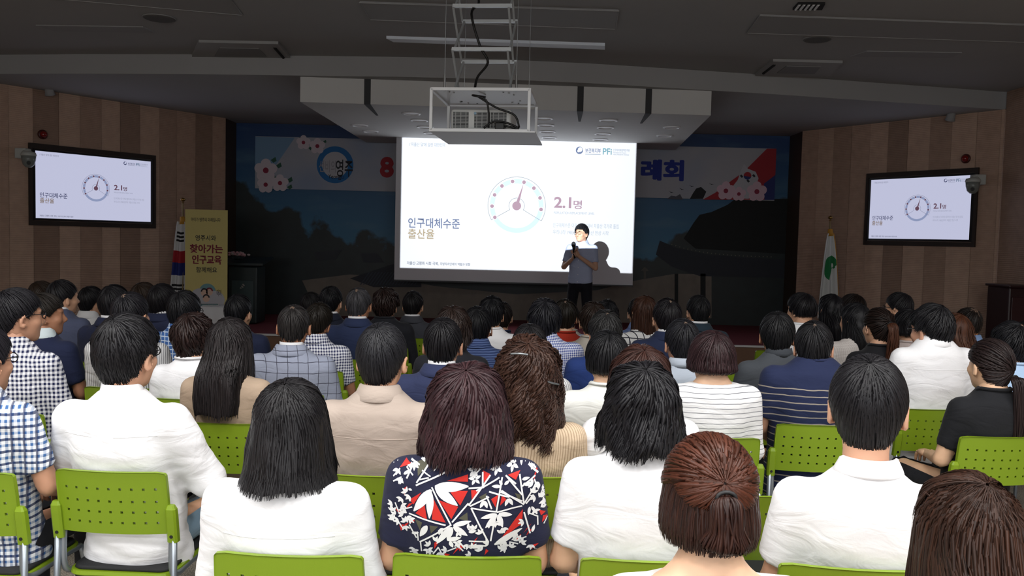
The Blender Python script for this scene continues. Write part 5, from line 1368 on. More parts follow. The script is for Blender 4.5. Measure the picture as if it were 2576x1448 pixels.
    if collar:
        vs, fs = neck_ring(COLLARS[collar], zs, b); mesh_from('collar', vs, fs, cloth(('plain', ccol)) if ccol else cloth(ck), shirt, True)
        if collar == 'suit':
            vs, fs = neck_ring([(.066, .06), (.064, .098), (.061, .098), (.062, .06)], zs, b); mesh_from('shirt_collar', vs, fs, cloth(('plain', '#d9d9dc')), root, True)
    if seams or extra:
        bvh = BVHTree.FromPolygons([Vector(q) for q in sV], [tuple(int(i) for i in q) for q in sQ])
        def hit(x, z, d=.001):
            r_ = bvh.ray_cast(Vector((x, -1, z)), Vector((0, 1, 0)));  return (r_[0] + Vector((0, -d, 0))) if r_[0] is not None else None
        for pts in seams:
            path = []
            for (xa, za), (xb_, zb2) in zip(pts[:-1], pts[1:]):
                for k in range(14):
                    q = hit(xa + (xb_ - xa) * k / 13, zs + za + (zb2 - za) * k / 13, .0)
                    if q is not None: path.append(q)
            if len(path) > 2: m = MB(); m.tube(path, .0014, 5); m.build('seam', cloth(ck), shirt, True)
        if extra: extra(root, shirt, hit, zs, (X0, Y0), place)
    if glasses:
        gm = MB()
        for s in (-1, 1):
            gm.tube([place(np.array([q]))[0] for q in ((s * .088, -.012, .004), (s * .087, .02, .022), (s * .056, .098, .018))], .0022, 6)
            gm.tube([place(np.array([(s * .031 + .022 * math.cos(a), .102, .014 + .017 * math.sin(a))]))[0] for a in np.linspace(0, 6.283, 16, endpoint=False)], .0022, 5, closed=True)
        gm.tube([place(np.array([q]))[0] for q in ((-.01, .106, .018), (.01, .106, .018))], .002, 5)
        gm.build('glasses', plain('glasses_frame', '#15151a', .3), root, True)
    if D < 3.4:
        for s, k in ((-1, 'L'), (1, 'R')):
            a = J['an' + k]; m = MB(); m.tube([(a[0], a[1] - .075, .035), (a[0], a[1] - .05, .045), (a[0], a[1] + .03, .05), (a[0], a[1] + .12, .035), (a[0], a[1] + .16, .028)], [.018, .034, .042, .038, .016], 10); m.build('shoe', plain('shoe', '#1d1b1c', .5), root, True)
    if seat: chair(X0 + cdx - math.sin(yaw) * .09, Y0 + math.cos(yaw) * .09, yaw * .6, name_who)
    PEOPLE.append((name_who, X0, Y0, zt)); return root

# ------------------------------------------------------------------ special details of three people
def halfup(root, place):
    """upper layer gathered at the back of the head, with the short tail falling over the lower hair"""
    g = hair_build(style='short', th=.023, crown=(0, -.93, .34), lowcut=.105, top=.003, lw=.005, bangs=.05, seed=91, nlocks=900)
    mesh_from('hair_upper_layer', place(g[0]), g[1], hair_mat('#33190f', '#643626'), root, True, g[2])
    tg = tail_build(None, [(0, -.128, .045), (0, -.14, .02), (0, -.142, -.01), (0, -.138, -.035), (0, -.130, -.06)], .030, .05, 92, 300, lw=.0045)
    mesh_from('hair_tail', place(tg[0]), tg[1], hair_mat('#1f1110', '#46281e'), root, True, tg[2])
    m = MB(); m.tube([Vector(place(np.array([(math.cos(a) * .019, -.132, .046 + math.sin(a) * .012)]))[0]) for a in np.linspace(0, 6.283, 14, endpoint=False)], .004, 6, closed=True); m.build('hair_tie', plain('hair_tie', '#0d0c0e', .6), root, True)
def clips(root, place):
    for pts in ([(-.05, -.088, .094), (-.025, -.102, .098), (.0, -.104, .094)], [(.055, -.12, .02), (.085, -.088, .008), (.108, -.045, -.004)]):
        P = [np.array(p) for p in pts]; out = []
        for p in P:
            d = p - np.array([0, -.006, HCZ]); k = math.sqrt((d[0] / .1085) ** 2 + (d[1] / .129) ** 2 + (d[2] / .127) ** 2); out.append(np.array([0, -.006, HCZ]) + d / k * 1.15)
        m = MB(); m.tube(smooth_path([tuple(place(np.array([p]))[0]) for p in out], 5), .0038, 8); m.build('hair_clip', plain('hair_clip', '#7f8487', .3, .6), root, True)

def floral(shirt, hit, o):
    """printed leaves, rods and triangles following the back of the blouse"""
    wt = plain('print_white', '#dcdcde', .8); rd = plain('print_red', '#c2231c', .8); ol = plain('print_olive', '#4b4a3c', .8)
    D = 2.22
    def loc(cx_, cy_):
        p = at_y(700 + cx_ / 3.0936, 980 + cy_ / 3.0936, D); return p[0] - o[0], p[2]
    def grid_patch(name, P, mat, lift):
        n, k = len(P), len(P[0]); vs = []; ok = []; fs = []
        for row in P:
            for (x, z) in row:
                q = hit(x, z, lift); ok.append(q is not None); vs.append(q if q is not None else Vector((x, 0, z)))
        for i in range(n - 1):
            for j in range(k - 1):
                f = (i * k + j, i * k + j + 1, (i + 1) * k + j + 1, (i + 1) * k + j)
                if all(ok[a] for a in f) and max((vs[a] - vs[b]).length for a in f for b in f) < .03: fs.append(f)
        if fs: return mesh_from(name, vs, fs, mat, shirt, True)
    def petal(a, b, w, mat=wt, name='printed_petal', lift=.0022):
        A = np.array(loc(*a)); B = np.array(loc(*b)); d = B - A; L = np.linalg.norm(d); n_ = np.array([-d[1], d[0]]) / L; w = w / 3.0936 * D / F_PX / 2
        P = []
        for i in range(9):
            t = i / 8; ww = w * math.sin(math.pi * min(.98, max(.02, t)) ** .8) ** .75; c = A + d * t; P.append([c - n_ * ww, c, c + n_ * ww])
        grid_patch(name, P, mat, lift)
    def rod(a, b, w=13):
        A = np.array(loc(*a)); B = np.array(loc(*b)); d = B - A; L = np.linalg.norm(d); n_ = np.array([-d[1], d[0]]) / L * (w / 3.0936 * D / F_PX / 2); k = max(3, int(L / .012))
        grid_patch('printed_rod', [[A + d * i / k - n_, A + d * i / k + n_] for i in range(k + 1)], wt, .0026)
    def tri(a, b, c, mat, name):
        A, B, C = (np.array(loc(*p)) for p in (a, b, c)); k = 7
        grid_patch(name, [[A + (B - A) * i / k + ((C - A) * i / k - (B - A) * i / k) * j / k for j in range(k + 1)] for i in range(k + 1)], mat, .0014)
    REDS = [((1310, 715), (1475, 665), (1475, 720)), ((1330, 790), (1475, 790), (1415, 905)), ((1205, 860), (1300, 1045), (1190, 1025)), ((1245, 865), (1400, 915), (1345, 1015)), ((1005, 890), (1105, 820), (1040, 925)), ((1055, 995), (1130, 905), (1150, 1030)),
            ((1480, 550), (1545, 545), (1555, 600)), ((1590, 640), (1650, 670), (1600, 730)), ((1500, 785), (1560, 785), (1505, 860)), ((1655, 860), (1710, 830), (1690, 930)), ((1740, 835), (1775, 875), (1725, 920)), ((1785, 690), (1885, 665), (1850, 730)), ((1905, 975), (1900, 1100), (1720, 1210)),
            ((960, 800), (990, 780), (965, 860)), ((2000, 700), (2020, 680), (1990, 760)), ((1955, 540), (1990, 575), (1965, 590)), ((1890, 1190), (1890, 1230), (1845, 1235))]
    for t in REDS: tri(*t, rd, 'printed_red')
    for t in [((1065, 605), (1200, 560), (1075, 700)), ((1120, 695), (1280, 580), (1200, 640)), ((1560, 840), (1620, 810), (1605, 880)), ((1840, 830), (1890, 850), (1880, 910)), ((1050, 1040), (1110, 1060), (1090, 1130)), ((1170, 1075), (1240, 1080), (1180, 1145)), ((1400, 1010), (1470, 960), (1475, 1030))]: tri(*t, ol, 'printed_olive')
    for a, b in [((1060, 770), (1530, 535)), ((1065, 750), (1190, 560)), ((1190, 770), (1340, 1060)), ((1350, 1040), (1480, 885)), ((1480, 905), (1650, 675)), ((1490, 910), (1640, 840)), ((1500, 925), (1695, 965)), ((1500, 925), (1625, 1195)), ((1695, 970), (1742, 700)), ((1690, 985), (1650, 1205)), ((1700, 970), (1900, 945)),
                 ((1915, 930), (1880, 690)), ((1915, 935), (1735, 800)), ((1920, 920), (2010, 770)), ((1915, 1000), (1965, 1190)), ((1345, 1060), (1085, 1230)), ((1300, 1065), (1000, 1005)), ((1730, 810), (1900, 905)), ((1540, 790), (1720, 700)), ((1590, 650), (1590, 760)), ((1500, 690), (1580, 620)), ((1395, 1190), (1450, 1260)), ((1480, 1195), (1620, 1205)),
                 ((1660, 940), (1620, 830)), ((1780, 700), (1850, 760)), ((1000, 640), (1060, 560)), ((985, 720), (1030, 620)), ((1960, 640), (2030, 700)), ((1990, 860), (1930, 930)), ((1480, 770), (1600, 765)), ((1640, 800), (1800, 860)), ((1770, 690), (1900, 850)), ((1900, 780), (2040, 690)), ((1000, 1100), (1060, 1200))]: rod(a, b)
    for a, b, w in [((1215, 765), (1480, 755), 82), ((1220, 770), (1395, 905), 78), ((1185, 790), (1040, 980), 74), ((1180, 800), (1170, 1020), 62), ((1150, 1080), (1090, 1180), 50), ((1235, 560), (1205, 650), 40), ((1170, 545), (1090, 590), 34), ((1290, 545), (1320, 590), 30),
                    ((1700, 985), (1575, 1010), 40), ((1700, 990), (1610, 1090), 42), ((1710, 990), (1745, 1100), 44), ((1715, 985), (1820, 1010), 40), ((1360, 1065), (1500, 1030), 42), ((1360, 1075), (1470, 1150), 50), ((1350, 1080), (1310, 1190), 46), ((1340, 1080), (1225, 1225), 50), ((1310, 1190), (1420, 1165), 40), ((1330, 1200), (1355, 1250), 34),
                    ((1600, 870), (1570, 925), 30), ((1605, 870), (1625, 930), 30), ((1790, 870), (1765, 930), 30), ((1795, 870), (1825, 930), 30), ((1730, 770), (1660, 760), 28), ((1740, 760), (1720, 720), 24), ((1760, 760), (1800, 730), 26), ((1680, 1240), (1900, 1140), 56), ((1490, 1250), (1610, 1240), 34), ((1480, 1120), (1540, 1110), 30),
                    ((1960, 960), (1950, 1030), 26), ((1975, 960), (2005, 1010), 24), ((1900, 730), (1960, 720), 26), ((1910, 760), (1960, 780), 26), ((1920, 600), (1990, 610), 28), ((2000, 620), (2050, 690), 28), ((960, 690), (1010, 660), 24), ((950, 720), (930, 770), 22), ((1000, 800), (1030, 810), 20), ((940, 960), (980, 1000), 26), ((1020, 1170), (1080, 1150), 26), ((1980, 1180), (2000, 1120), 26)]: petal(a, b, w)
    for cx_, cy_ in [(1610, 580), (1700, 635), (1825, 625), (1895, 560), (1590, 505), (1690, 525), (1790, 545), (1930, 505), (1520, 640), (1530, 700), (1640, 470), (1760, 470), (1850, 480)]:
        for k in range(5):
            a = R(90 + 72 * k + cx_ % 40); petal((cx_ + 6 * math.cos(a), cy_ - 6 * math.sin(a)), (cx_ + 50 * math.cos(a), cy_ - 50 * math.sin(a)), 24, name='printed_blossom')
    rg = random.Random(5)                   # the same small print goes on over sleeves and hem
    for (x0, x1, y0, y1, n_) in ((860, 1010, 560, 1120, 34), (1985, 2130, 560, 1080, 34), (1000, 2020, 1215, 1330, 40), (1180, 1480, 1090, 1260, 8), (1480, 2000, 1040, 1230, 12), (1000, 1200, 560, 760, 6), (1550, 2000, 440, 600, 14)):
        for _ in range(n_):
            cx_, cy_ = rg.uniform(x0, x1), rg.uniform(y0, y1); q = rg.random()
            if q < .55:
                a = rg.uniform(0, 6.28)
                for da in (0, .9, 1.8): petal((cx_, cy_), (cx_ + 46 * math.cos(a + da), cy_ + 46 * math.sin(a + da)), 22, name='printed_blossom')
            elif q < .8: a = rg.uniform(0, 6.28); rod((cx_, cy_), (cx_ + 80 * math.cos(a), cy_ + 80 * math.sin(a)), 11)
            else: tri((cx_, cy_), (cx_ + rg.uniform(-45, 45), cy_ + 55), (cx_ + rg.uniform(20, 60), cy_ + rg.uniform(-30, 40)), rd, 'printed_red')
# ------------------------------------------------------------------ the audience, nearest row first
W_ = ('plain', '#e9e9ec'); NAVY = ('plain', '#252c47'); DARK = ('plain', '#1b1c22')
def tailp(y=-.115, z=.0, L=.2, x=0.0, out=.03): return [(x, y, z), (x, y - out, z - .015), (x * 1.2, y - out * 1.2, z - L * .35), (x * 1.4, y - out * .9, z - L * .7), (x * 1.5, y - out * .5, z - L)]
# --- front of the picture
person('the half-up auburn-haired woman', 'person with auburn half-up hair and bare nape, nearest the camera', 1790, 1092, 1.62, 'bob', '#1f1210', '#46281f', ck=('plain', '#dcdcda'), sleeve='short', collar=None, skin='#dbb294', hs=.96, b=.92, sd=.30, neck=.01, lod='fine',
       hk=dict(th=.018, zend=-.07, flare=1.1, tipw=.95, sidefull=60), trouser='#5d7fa6', nl=1600,
       extra=lambda root, shirt, hit, zs, o, place: halfup(root, place))
person('the long-haired woman cut by the corner', 'person with long straight dark brown hair at the bottom right corner', 2445, 1187, 1.6, 'long', '#21140f', '#4a2d20', ck=('plain', '#d4cfc8'), sleeve='short', collar='round', skin='#dbb294', hs=.99, b=.92, hk=dict(zend=-.40, th=.022, flare=1.16, tipw=.95), nl=1550, by=0.0)
person('the woman in the seamed white blouse', 'person with black shoulder-length hair in a seamed white blouse', 722, 950, 2.2, 'lob', '#121114', '#2c2a2c', ck=W_, sleeve='long', collar='round', skin='#d5aa8c', hs=1.0, b=.98, hk=dict(zend=-.135, flare=1.2, tipw=1.12, th=.022), puff=.006, nl=1550, sd=.305, seams=[[(-.15, -.10), (.15, -.10)]], wrinkle=.006, cdx=.03, dx=.01)
person('the woman in the floral blouse', 'person with layered brown hair in a navy, red and white floral blouse', 1140, 912, 2.22, 'layer', '#24161a', '#4c3034', ck=('plain', '#1e2038'), sleeve='short', collar=None, skin='#d0a283', hs=1.02, b=.92, hk=dict(zend=-.095, th=.028, flare=1.18, tipw=.96, wave=.007, wfreq=42), nl=1550, sd=.28, by=0.0, wrinkle=.003, dx=.04, cdx=.016, neck=.05,
       extra=lambda root, shirt, hit, zs, o, place: floral(shirt, hit, o))
person('the wavy-haired woman in the white tee', 'person with long wavy black hair in a plain white T-shirt', 1618, 912, 2.22, 'wavy', '#0e0d11', '#262529', ck=W_, sleeve='short', collar='round', skin='#d5aa8c', hs=1.0, b=.93, nl=1550, sd=.285, hk=dict(zend=-.085, flare=1.2, tipw=1.02), trouser='#20242c', cdx=.03, wrinkle=.0025)
person('the man in the white polo', 'person in a white polo shirt with cropped black hair and glasses', 2190, 890, 2.2, 'man', '#0f0e11', '#2b2a2e', ck=W_, sleeve='short', collar='polo', skin='#cf9f84', hs=1.1, b=1.06, glasses=True, trouser='#5f86b5', nl=1600, sd=.375, hk=dict(th=.014, top=.008, lowcut=.0), puff=.008, by=-.16, hy=-.46, cdx=-.055, wrinkle=.002)
# --- second row
person('the man in the blue plaid shirt', 'person in a blue and white plaid short-sleeved shirt at the left edge', -52, 812, 2.85, 'man', '#17151a', ck=('plaid2', '#e3e6ea', '#3c6296', '#20264a', .022), sleeve='short', skin='#b98a70', glasses=True, hs=1.02, hy=-.2, spread=1.1)
person('the man in the white stand-collar shirt', 'person in a loose white stand-collar shirt with folded arms and blue jeans', 318, 785, 2.9, 'full', '#0f0f12', '#2c2a2e', ck=W_, sleeve='long', collar='stand', skin='#cf9f84', hs=1.08, sd=.35, b=1.08, arms='folded', glasses=True, trouser='#7d97ab', puff=.014, wrinkle=.007, nl=1500, seams=[[(-.17, -.07), (-.05, -.075)], [(.03, -.075), (.17, -.07)]], hy=-.12, deep=1.05)
person('the man in the beige shirt', 'person in a beige collared shirt with short black hair', 962, 810, 2.92, 'man', '#101014', '#333338', ck=('plain', '#a5978d'), sleeve='short', collar='fold', skin='#d3a385', hs=1.0, sd=.315, b=1.05, nl=1500, hk=dict(lowcut=.014), seams=[[(-.17, -.085), (.17, -.085)]], puff=.006, hy=-.1)
person('the curly-haired woman with two clips', 'person with long curly brown hair and two hair clips in beige ribbed knit', 1318, 852, 2.95, 'curly', '#2a1a16', '#553a2e', ck=('vstripe', '#c9b49a', '#a48d74', .011, .35), sleeve='long', collar=None, skin='#d0a283', hs=1.0, b=.97, nl=1600, sd=.325, dx=.015,
       extra=lambda root, shirt, hit, zs, o, place: clips(root, place))
person('the brown-haired woman in white', 'person with long brown hair in a white top behind the wavy-haired woman', 1628, 868, 2.98, 'layer', '#2a1916', '#54362f', ck=W_, sleeve='short', collar='round', skin='#d5aa8c', hs=1.02, b=.93, hk=dict(zend=-.12, th=.028), dx=-.02, puff=.01)
# --- third row
person('the man in the navy gingham shirt', 'person in a navy and white gingham shirt with glasses on the left', 42, 722, 3.75, 'man', '#141317', ck=('gingham', '#e2e3ea', '#1c2347', .021), sleeve='long', skin='#b98a70', glasses=True, hy=-.5, b=1.02, hs=1.02, sd=.32)
person('the long-haired woman in beige', 'person with very long straight dark hair in a beige jacket', 578, 797, 3.65, 'long', '#171416', '#3b3536', ck=('plain', '#a8937f'), sleeve='long', collar='suit', skin='#d0a283', hs=.98, b=.9, nl=800, hk=dict(zend=-.29, flare=1.16, tipw=.9, th=.022), lod='mid')
person('the man in the navy suit with white collar edge', 'person in a navy suit showing a thin white shirt collar, cropped hair', 1115, 797, 3.75, 'crop', '#121114', ck=('plain', '#2a3150'), sleeve='long', collar='suit', skin='#b98a70', b=1.0, hs=1.02)
person('the woman in the ruffled blouse', 'person with short black hair in a ruffled white blouse', 1552, 830, 3.55, 'bob', '#101013', '#2a2a2e', ck=('plain', '#dfe0dc'), sleeve='short', collar='round', skin='#dbb294', hs=.98, b=.92, hk=dict(zend=-.05, flare=.98, tipw=.75), puff=.02, wrinkle=.008, dx=-.04)
person('the woman in the thin-striped top', 'person with a brown bob in a white top with thin dark stripes', 1793, 830, 3.6, 'bob', '#1d1315', '#4a3236', ck=('hstripe', '#e6e6e8', '#7e8086', .022, .14), sleeve='long', collar=None, skin='#dbb294', hs=1.0, b=.96, nl=800, sd=.265, hk=dict(zend=-.035, flare=1.1, tipw=.80, th=.026), neck=.035)
person('the man in the navy striped sweater', 'person in a navy top with thin beige stripes across the lower back', 2050, 805, 3.9, 'man', '#121215', '#2e2d30', ck=('hstripe_low', '#1f2746', '#9a9288', .034, .16, .995), sleeve='short', collar='round', skin='#bf8f74', b=1.12, hs=1.0, sd=.25, scalp=.012, hy=-.45, by=-.05)
person('the woman in the black tee with a ponytail', 'person with a low dark ponytail in a black T-shirt at the right', 2496, 850, 3.75, 'tie', '#181214', '#3a2c2a', ck=('plain', '#17181c'), sleeve='short', collar='round', skin='#d9b090', hs=1.0, b=.92, hk=dict(crown=(.25, -.92, -.25)), tail=dict(pts=tailp(-.105, -.04, .34, .04), r0=.028, r1=.022), nl=500)
chair(float(at_y(1945, 1203, 2.95)[0]) - .06, 3.06, .03, '', 'empty lime green chair between the half-up woman and the white polo man')
# --- fourth row
person('the man in the fine-striped shirt', 'person with a thinning crown in a white shirt with fine grey stripes', 328, 733, 4.4, 'crop', '#151418', ck=('vstripe', '#d9d9da', '#6a6a70', .012, .3), sleeve='long', skin='#bf8f74', b=1.05, hs=1.03, scalp=.02)
person('the curly short-haired woman in white', 'person with short curly brown hair in a white blouse', 496, 785, 4.15, 'perm', '#1c1313', '#3c2b28', ck=W_, sleeve='short', collar='round', skin='#d0a283', hs=.97, b=.9, dx=-.02)
person('the man in the checked grey suit', 'person with thinning hair in a light grey windowpane check suit', 725, 765, 4.35, 'thin', '#1c1a1b', '#454140', ck=('plaid', '#8e94a6', '#3a3a48', .058, .055), sleeve='long', collar='suit', skin='#a8775c', b=1.06, hs=1.0, scalp=.022, dx=.03, hy=.22)
person('the woman with brown waves', 'person with wavy dark brown hair behind the navy suited man', 1140, 768, 4.45, 'layer', '#1f1614', '#41322c', ck=DARK, sleeve='long', collar='round', hs=.96, b=.88, hk=dict(zend=-.08))
person('the straight-haired woman in pinstripes', 'person with straight dark hair in a white grey-striped shirt', 1318, 812, 4.1, 'long', '#161518', '#333134', ck=('vstripe', '#dedee0', '#77777d', .016, .25), sleeve='long', collar='round', hs=.97, b=.95, hk=dict(zend=-.12), dx=.03)
person('the man in the royal blue top', 'person with greying black hair in a royal blue top', 1537, 778, 4.55, 'full', '#1b1b1c', '#434242', ck=('plain', '#22376f'), sleeve='short', collar='round', skin='#bf8f74', hs=.98, b=.95, scalp=.012, dx=-.03)
person('the man in the grey-blue tee', 'person with black hair in a pale grey-blue collared tee', 1718, 800, 4.12, 'man', '#131316', '#33333a', ck=('plain', '#a9b2bf'), sleeve='short', collar='stand', skin='#b98a70', hs=.98, b=.92, scalp=.012)
person('the man in the dark grey vest', 'person with a fuzzy crew cut in a dark grey sheen vest', 1958, 782, 4.4, 'crop', '#141416', ck=('plain', '#45494f'), sleeve='short', collar='stand', ccol='#3c4046', skin='#b07e62', hs=1.03, b=1.0, hk=dict(th=.014), hy=-.38)
person('the man in the white shirt on the right', 'person in a white collared shirt with tousled black hair on the right', 2348, 762, 4.35, 'full', '#0f0f12', '#2b2a2e', ck=W_, sleeve='long', collar='fold', skin='#c4937a', hs=1.05, sd=.265, b=1.06, glasses=True, hy=.25, seams=[[(-.16, -.08), (.16, -.08)]], hp=-.06)
person('the black-haired person in light blue', 'person with tousled black hair in a light blue shirt at the right edge', 2520, 805, 4.45, 'full', '#111114', ck=('plain', '#a9c4e4'), sleeve='short', collar='round', hs=1.0, b=.95, scalp=.012, dx=.06)
person('the dark head cut by the right edge', 'person with dark hair almost cut off by the right edge', 2600, 800, 4.95, 'man', '#101013', ck=('plain', '#8ea9cc'), sleeve='short')
# --- fifth row
person('the man in the navy vest', 'person in a navy vest over a grey tee turned to the right', 112, 735, 4.65, 'man', '#1b1714', ck=('plain', '#1d2440'), sleeve='short', collar='fold', ccol='#c9d6da', skin='#a8775c', hy=-.75, b=.98)
person('the man in the dark suit on the left', 'person in a dark navy suit behind the fine-striped shirt', 287, 714, 5.2, 'man', '#131215', ck=('plain', '#20263f'), sleeve='long', collar='suit', b=1.0)
person('the man in the blue checked shirt', 'person in a blue and white checked shirt in front of the yellow banner', 464, 728, 5.05, 'man', '#131316', ck=('plaid', '#3f66a6', '#c3d2e6', .026, .22), sleeve='short', b=1.0, hs=1.08, glasses=True)
person('the leaning man in small gingham', 'person leaning sideways in a small black and white gingham shirt', 778, 757, 5.1, 'man', '#17130f', ck=('gingham', '#dfe1e8', '#2b3058', .018), sleeve='short', skin='#a8775c', hr=.25, dx=.05)
person('the man in the navy pinstripe', 'person in a navy pinstriped shirt in the middle of the hall', 1202, 768, 5.05, 'man', '#0f0f12', ck=('hstripe', '#2c3b63', '#5a6c96', .014, .3), sleeve='short', skin='#a8775c', b=1.0, hs=1.05)
person('the man in the blue mini check', 'person with wavy black hair in a blue and white mini check shirt', 1346, 748, 4.95, 'full', '#121216', '#35353c', ck=('gingham', '#dfe3f0', '#3c4c96', .014), sleeve='short', collar='fold', skin='#b98a70', b=1.08, hs=1.1, dx=.06)
person('the person in the grey-beige polo', 'person with brown hair in a grey-beige polo left of the speaker', 1512, 757, 5.3, 'full', '#1c1411', '#3b2d26', ck=('plain', '#a8a096'), sleeve='short', collar='round', b=.98, dx=-.05)
person('the man in the plain navy jacket', 'person in a plain navy jacket with a parted crown right of the speaker', 1680, 748, 5.15, 'man', '#121013', ck=('plain', '#1e2742'), sleeve='long', collar='suit', b=1.05, hs=1.03, scalp=.01)
person('the woman with the brown ponytail', 'person with a high brown ponytail in a black top on the right', 2213, 772, 5.0, 'tie', '#14100f', '#3a2a26', ck=('plain', '#17171b'), sleeve='short', collar='round', hs=.98, b=.92, hk=dict(crown=(0, -.94, .25)), tail=dict(pts=tailp(-.112, .035, .27, 0), r0=.03, r1=.03, col=('#3a2118', '#6a4330'), tie='#8a8488', wave=.01))
person('the woman with long chestnut hair', 'person with long chestnut hair beside the white-shirted man', 2405, 785, 5.05, 'long', '#3a2016', '#6b4028', ck=('plain', '#9db6d4'), sleeve='short', collar='round', hs=.98, b=.88, hk=dict(zend=-.42))
# --- sixth row
person('the man in the blue-grey suit', 'person in a blue-grey suit in front of the left panelled wall', 150, 702, 5.85, 'man', '#121114', ck=('plain', '#4a5068'), sleeve='long', collar='suit', hs=1.02, b=1.08, dx=.02, hy=-.25)
person('the man in the dark jacket by the flag', 'person in a dark navy jacket just below the national flag', 436, 712, 5.75, 'man', '#131114', ck=('plain', '#272d47'), sleeve='long', collar='suit', b=1.0, dx=-.08, hs=1.05)
person('the man in the navy shirt by the lectern', 'person in a navy shirt in front of the stage lectern', 600, 738, 5.5, 'man', '#101013', ck=('plain', '#1f2640'), sleeve='short', hs=.98)
person('the grey-haired man in the navy suit', 'person with grey hair and thinning crown in a navy suit', 903, 722, 5.6, 'thin', '#302f31', '#56555a', ck=('plain', '#242e4c'), sleeve='long', collar='suit', skin='#a8775c', b=1.06, scalp=.016, hs=1.02)
person('the person in the plain white shirt mid-hall', 'person in a plain white shirt behind the navy pinstriped man', 1213, 742, 5.75, 'full', '#101013', ck=W_, sleeve='short', collar='round', b=1.05, dx=.07)
person('the woman in the red top', 'person in a red top right of the blue mini check shirt', 1400, 750, 5.7, 'man', '#17130f', ck=('plain', '#a5301f'), sleeve='short', collar='round', b=.95, scalp=.014, dx=.06)
person('the person in pale blue before the speaker', 'person with black hair in a pale blue shirt right behind the brown-haired one', 1533, 752, 6.1, 'full', '#0f0f12', ck=('plain', '#aebfdc'), sleeve='short', collar='round', b=1.05, dx=-.02)
person('the woman with a brown side ponytail', 'person with straight brown hair in a white plaid shirt', 1640, 742, 5.75, 'long', '#2c1a14', '#5a3a2c', ck=('plaid', '#cfcfcf', '#2e2e38', .045, .14), sleeve='short', collar='round', hs=.96, b=.95, hk=dict(zend=-.2, tipw=.6), dx=-.05)
person('the short-haired woman in a white shirt', 'person with short black hair in a white shirt below the city flag', 2038, 735, 6.0, 'bob', '#0e0d10', ck=W_, sleeve='short', collar='round', hs=1.0, b=.95, hk=dict(zend=-.04, tipw=.7, flare=.95), hy=.35, dx=-.06)
person('the woman in the lace blouse', 'person with long black hair in a white lace blouse', 2172, 760, 5.45, 'long', '#101013', ck=('houndstooth', '#d6d0cc', '#c3bab6', .02), sleeve='short', collar='round', b=.9, hs=.97, puff=.02, wrinkle=.01, dx=-.05, hk=dict(zend=-.25), hy=.3)
person('the woman in the pale pink blouse', 'person with dark hair in a pale pink blouse left of the white shirt', 2308, 775, 5.65, 'bob', '#121114', ck=('plain', '#cbbcb8'), sleeve='short', collar='round', b=.95, hs=.97, dx=-.06)
# --- seventh row and beyond
person('the brown-haired person by the left wall', 'person with brown hair half hidden behind the blue-grey suit', 104, 705, 6.5, 'man', '#241a14', ck=DARK, sleeve='long')
person('the man in the white shirt by the left wall', 'person in a white shirt beside the blue-grey suited man', 229, 718, 6.5, 'man', '#111013', ck=('plain', '#d2d2d4'), sleeve='long', collar='fold', hs=.98)
person('the brown-haired man in grey', 'person with brown hair in a grey suit near the left wall', 346, 708, 6.1, 'man', '#241b15', ck=('plain', '#3a3d48'), sleeve='long', collar='suit', hs=1.02, dx=.05)
person('the dark head by the mural', 'person with dark hair barely visible against the dark mural', 783, 733, 6.9, 'man', '#141214', ck=DARK, sleeve='long')
person('the man in black before the mural', 'person in a black jacket left of the grey-haired man', 833, 718, 6.3, 'man', '#0f0f12', ck=('plain', '#191d2c'), sleeve='long', collar='suit')
person('the person in black mesh', 'person with short dark brown permed hair in a black top', 971, 722, 6.25, 'perm', '#1c1210', ck=DARK, sleeve='long', collar='round')
person('the man in the grey jacket near the stage', 'person in a charcoal grey jacket right of the permed hair', 1022, 730, 6.85, 'man', '#131214', ck=('plain', '#3d3f46'), sleeve='long', collar='suit', b=1.05, dx=.06)
person('the person with the tan hair tie', 'person with a small tan hair tie in a navy top in the middle', 1262, 757, 6.4, 'tie', '#15100f', ck=('plain', '#242b47'), sleeve='short', collar='round', b=.95, hk=dict(crown=(0, -.6, .8)), tail=dict(pts=tailp(-.07, .09, .06, 0, .02), r0=.018, r1=.014, tie='#9a8468'))
person('the person in beige behind the red top', 'person in a pale beige top behind the red top', 1392, 756, 6.5, 'man', '#14110f', ck=('plain', '#b3ada4'), sleeve='short', collar='round', b=1.05, dx=.12)
person('the dark-haired person in blue', 'person with dark hair in a blue shirt behind the brown ponytail', 1613, 748, 6.6, 'man', '#121114', ck=('plain', '#6c7fae'), sleeve='short', dx=-.02)
person('the man in dark teal', 'person in a dark teal jacket in front of the mural on the right', 1738, 740, 6.1, 'man', '#121214', ck=('plain', '#25333f'), sleeve='long', collar='suit', b=1.02, dx=.06)
person('the long-haired woman in dark maroon', 'person with long black hair in a dark maroon top below the city flag', 2083, 738, 6.4, 'long', '#0d0c10', ck=('plain', '#2a1a1f'), sleeve='long', collar='round', hs=1.0, b=.92, hk=dict(zend=-.25), dx=.03)
person('the woman in houndstooth', 'person in a black and white patterned top near the right wall', 2166, 738, 6.95, 'bob', '#17110f', ck=('houndstooth', '#d5d5d5', '#141416', .05), sleeve='short', collar='round', glasses=True, hy=.4, dx=-.07, hs=.97)
person('the man with glasses in navy', 'person with glasses in a navy jacket in front of the right wall', 2250, 733, 6.2, 'man', '#111013', ck=('plain', '#232a42'), sleeve='long', collar='suit', glasses=True, hy=.45, dx=.04)
person('the balding man in light blue', 'person with a bald crown in a light blue shirt on the right', 2424, 772, 6.0, 'thin', '#1a1513', ck=('plain', '#7f9cc8'), sleeve='short', collar='fold', skin='#b9835e', scalp=.05, dx=.04)
chair(float(at_y(1945, 860, 7.0)[0]), 7.1, .1, '', 'empty lime green chair near the stage left of the crew-cut man')
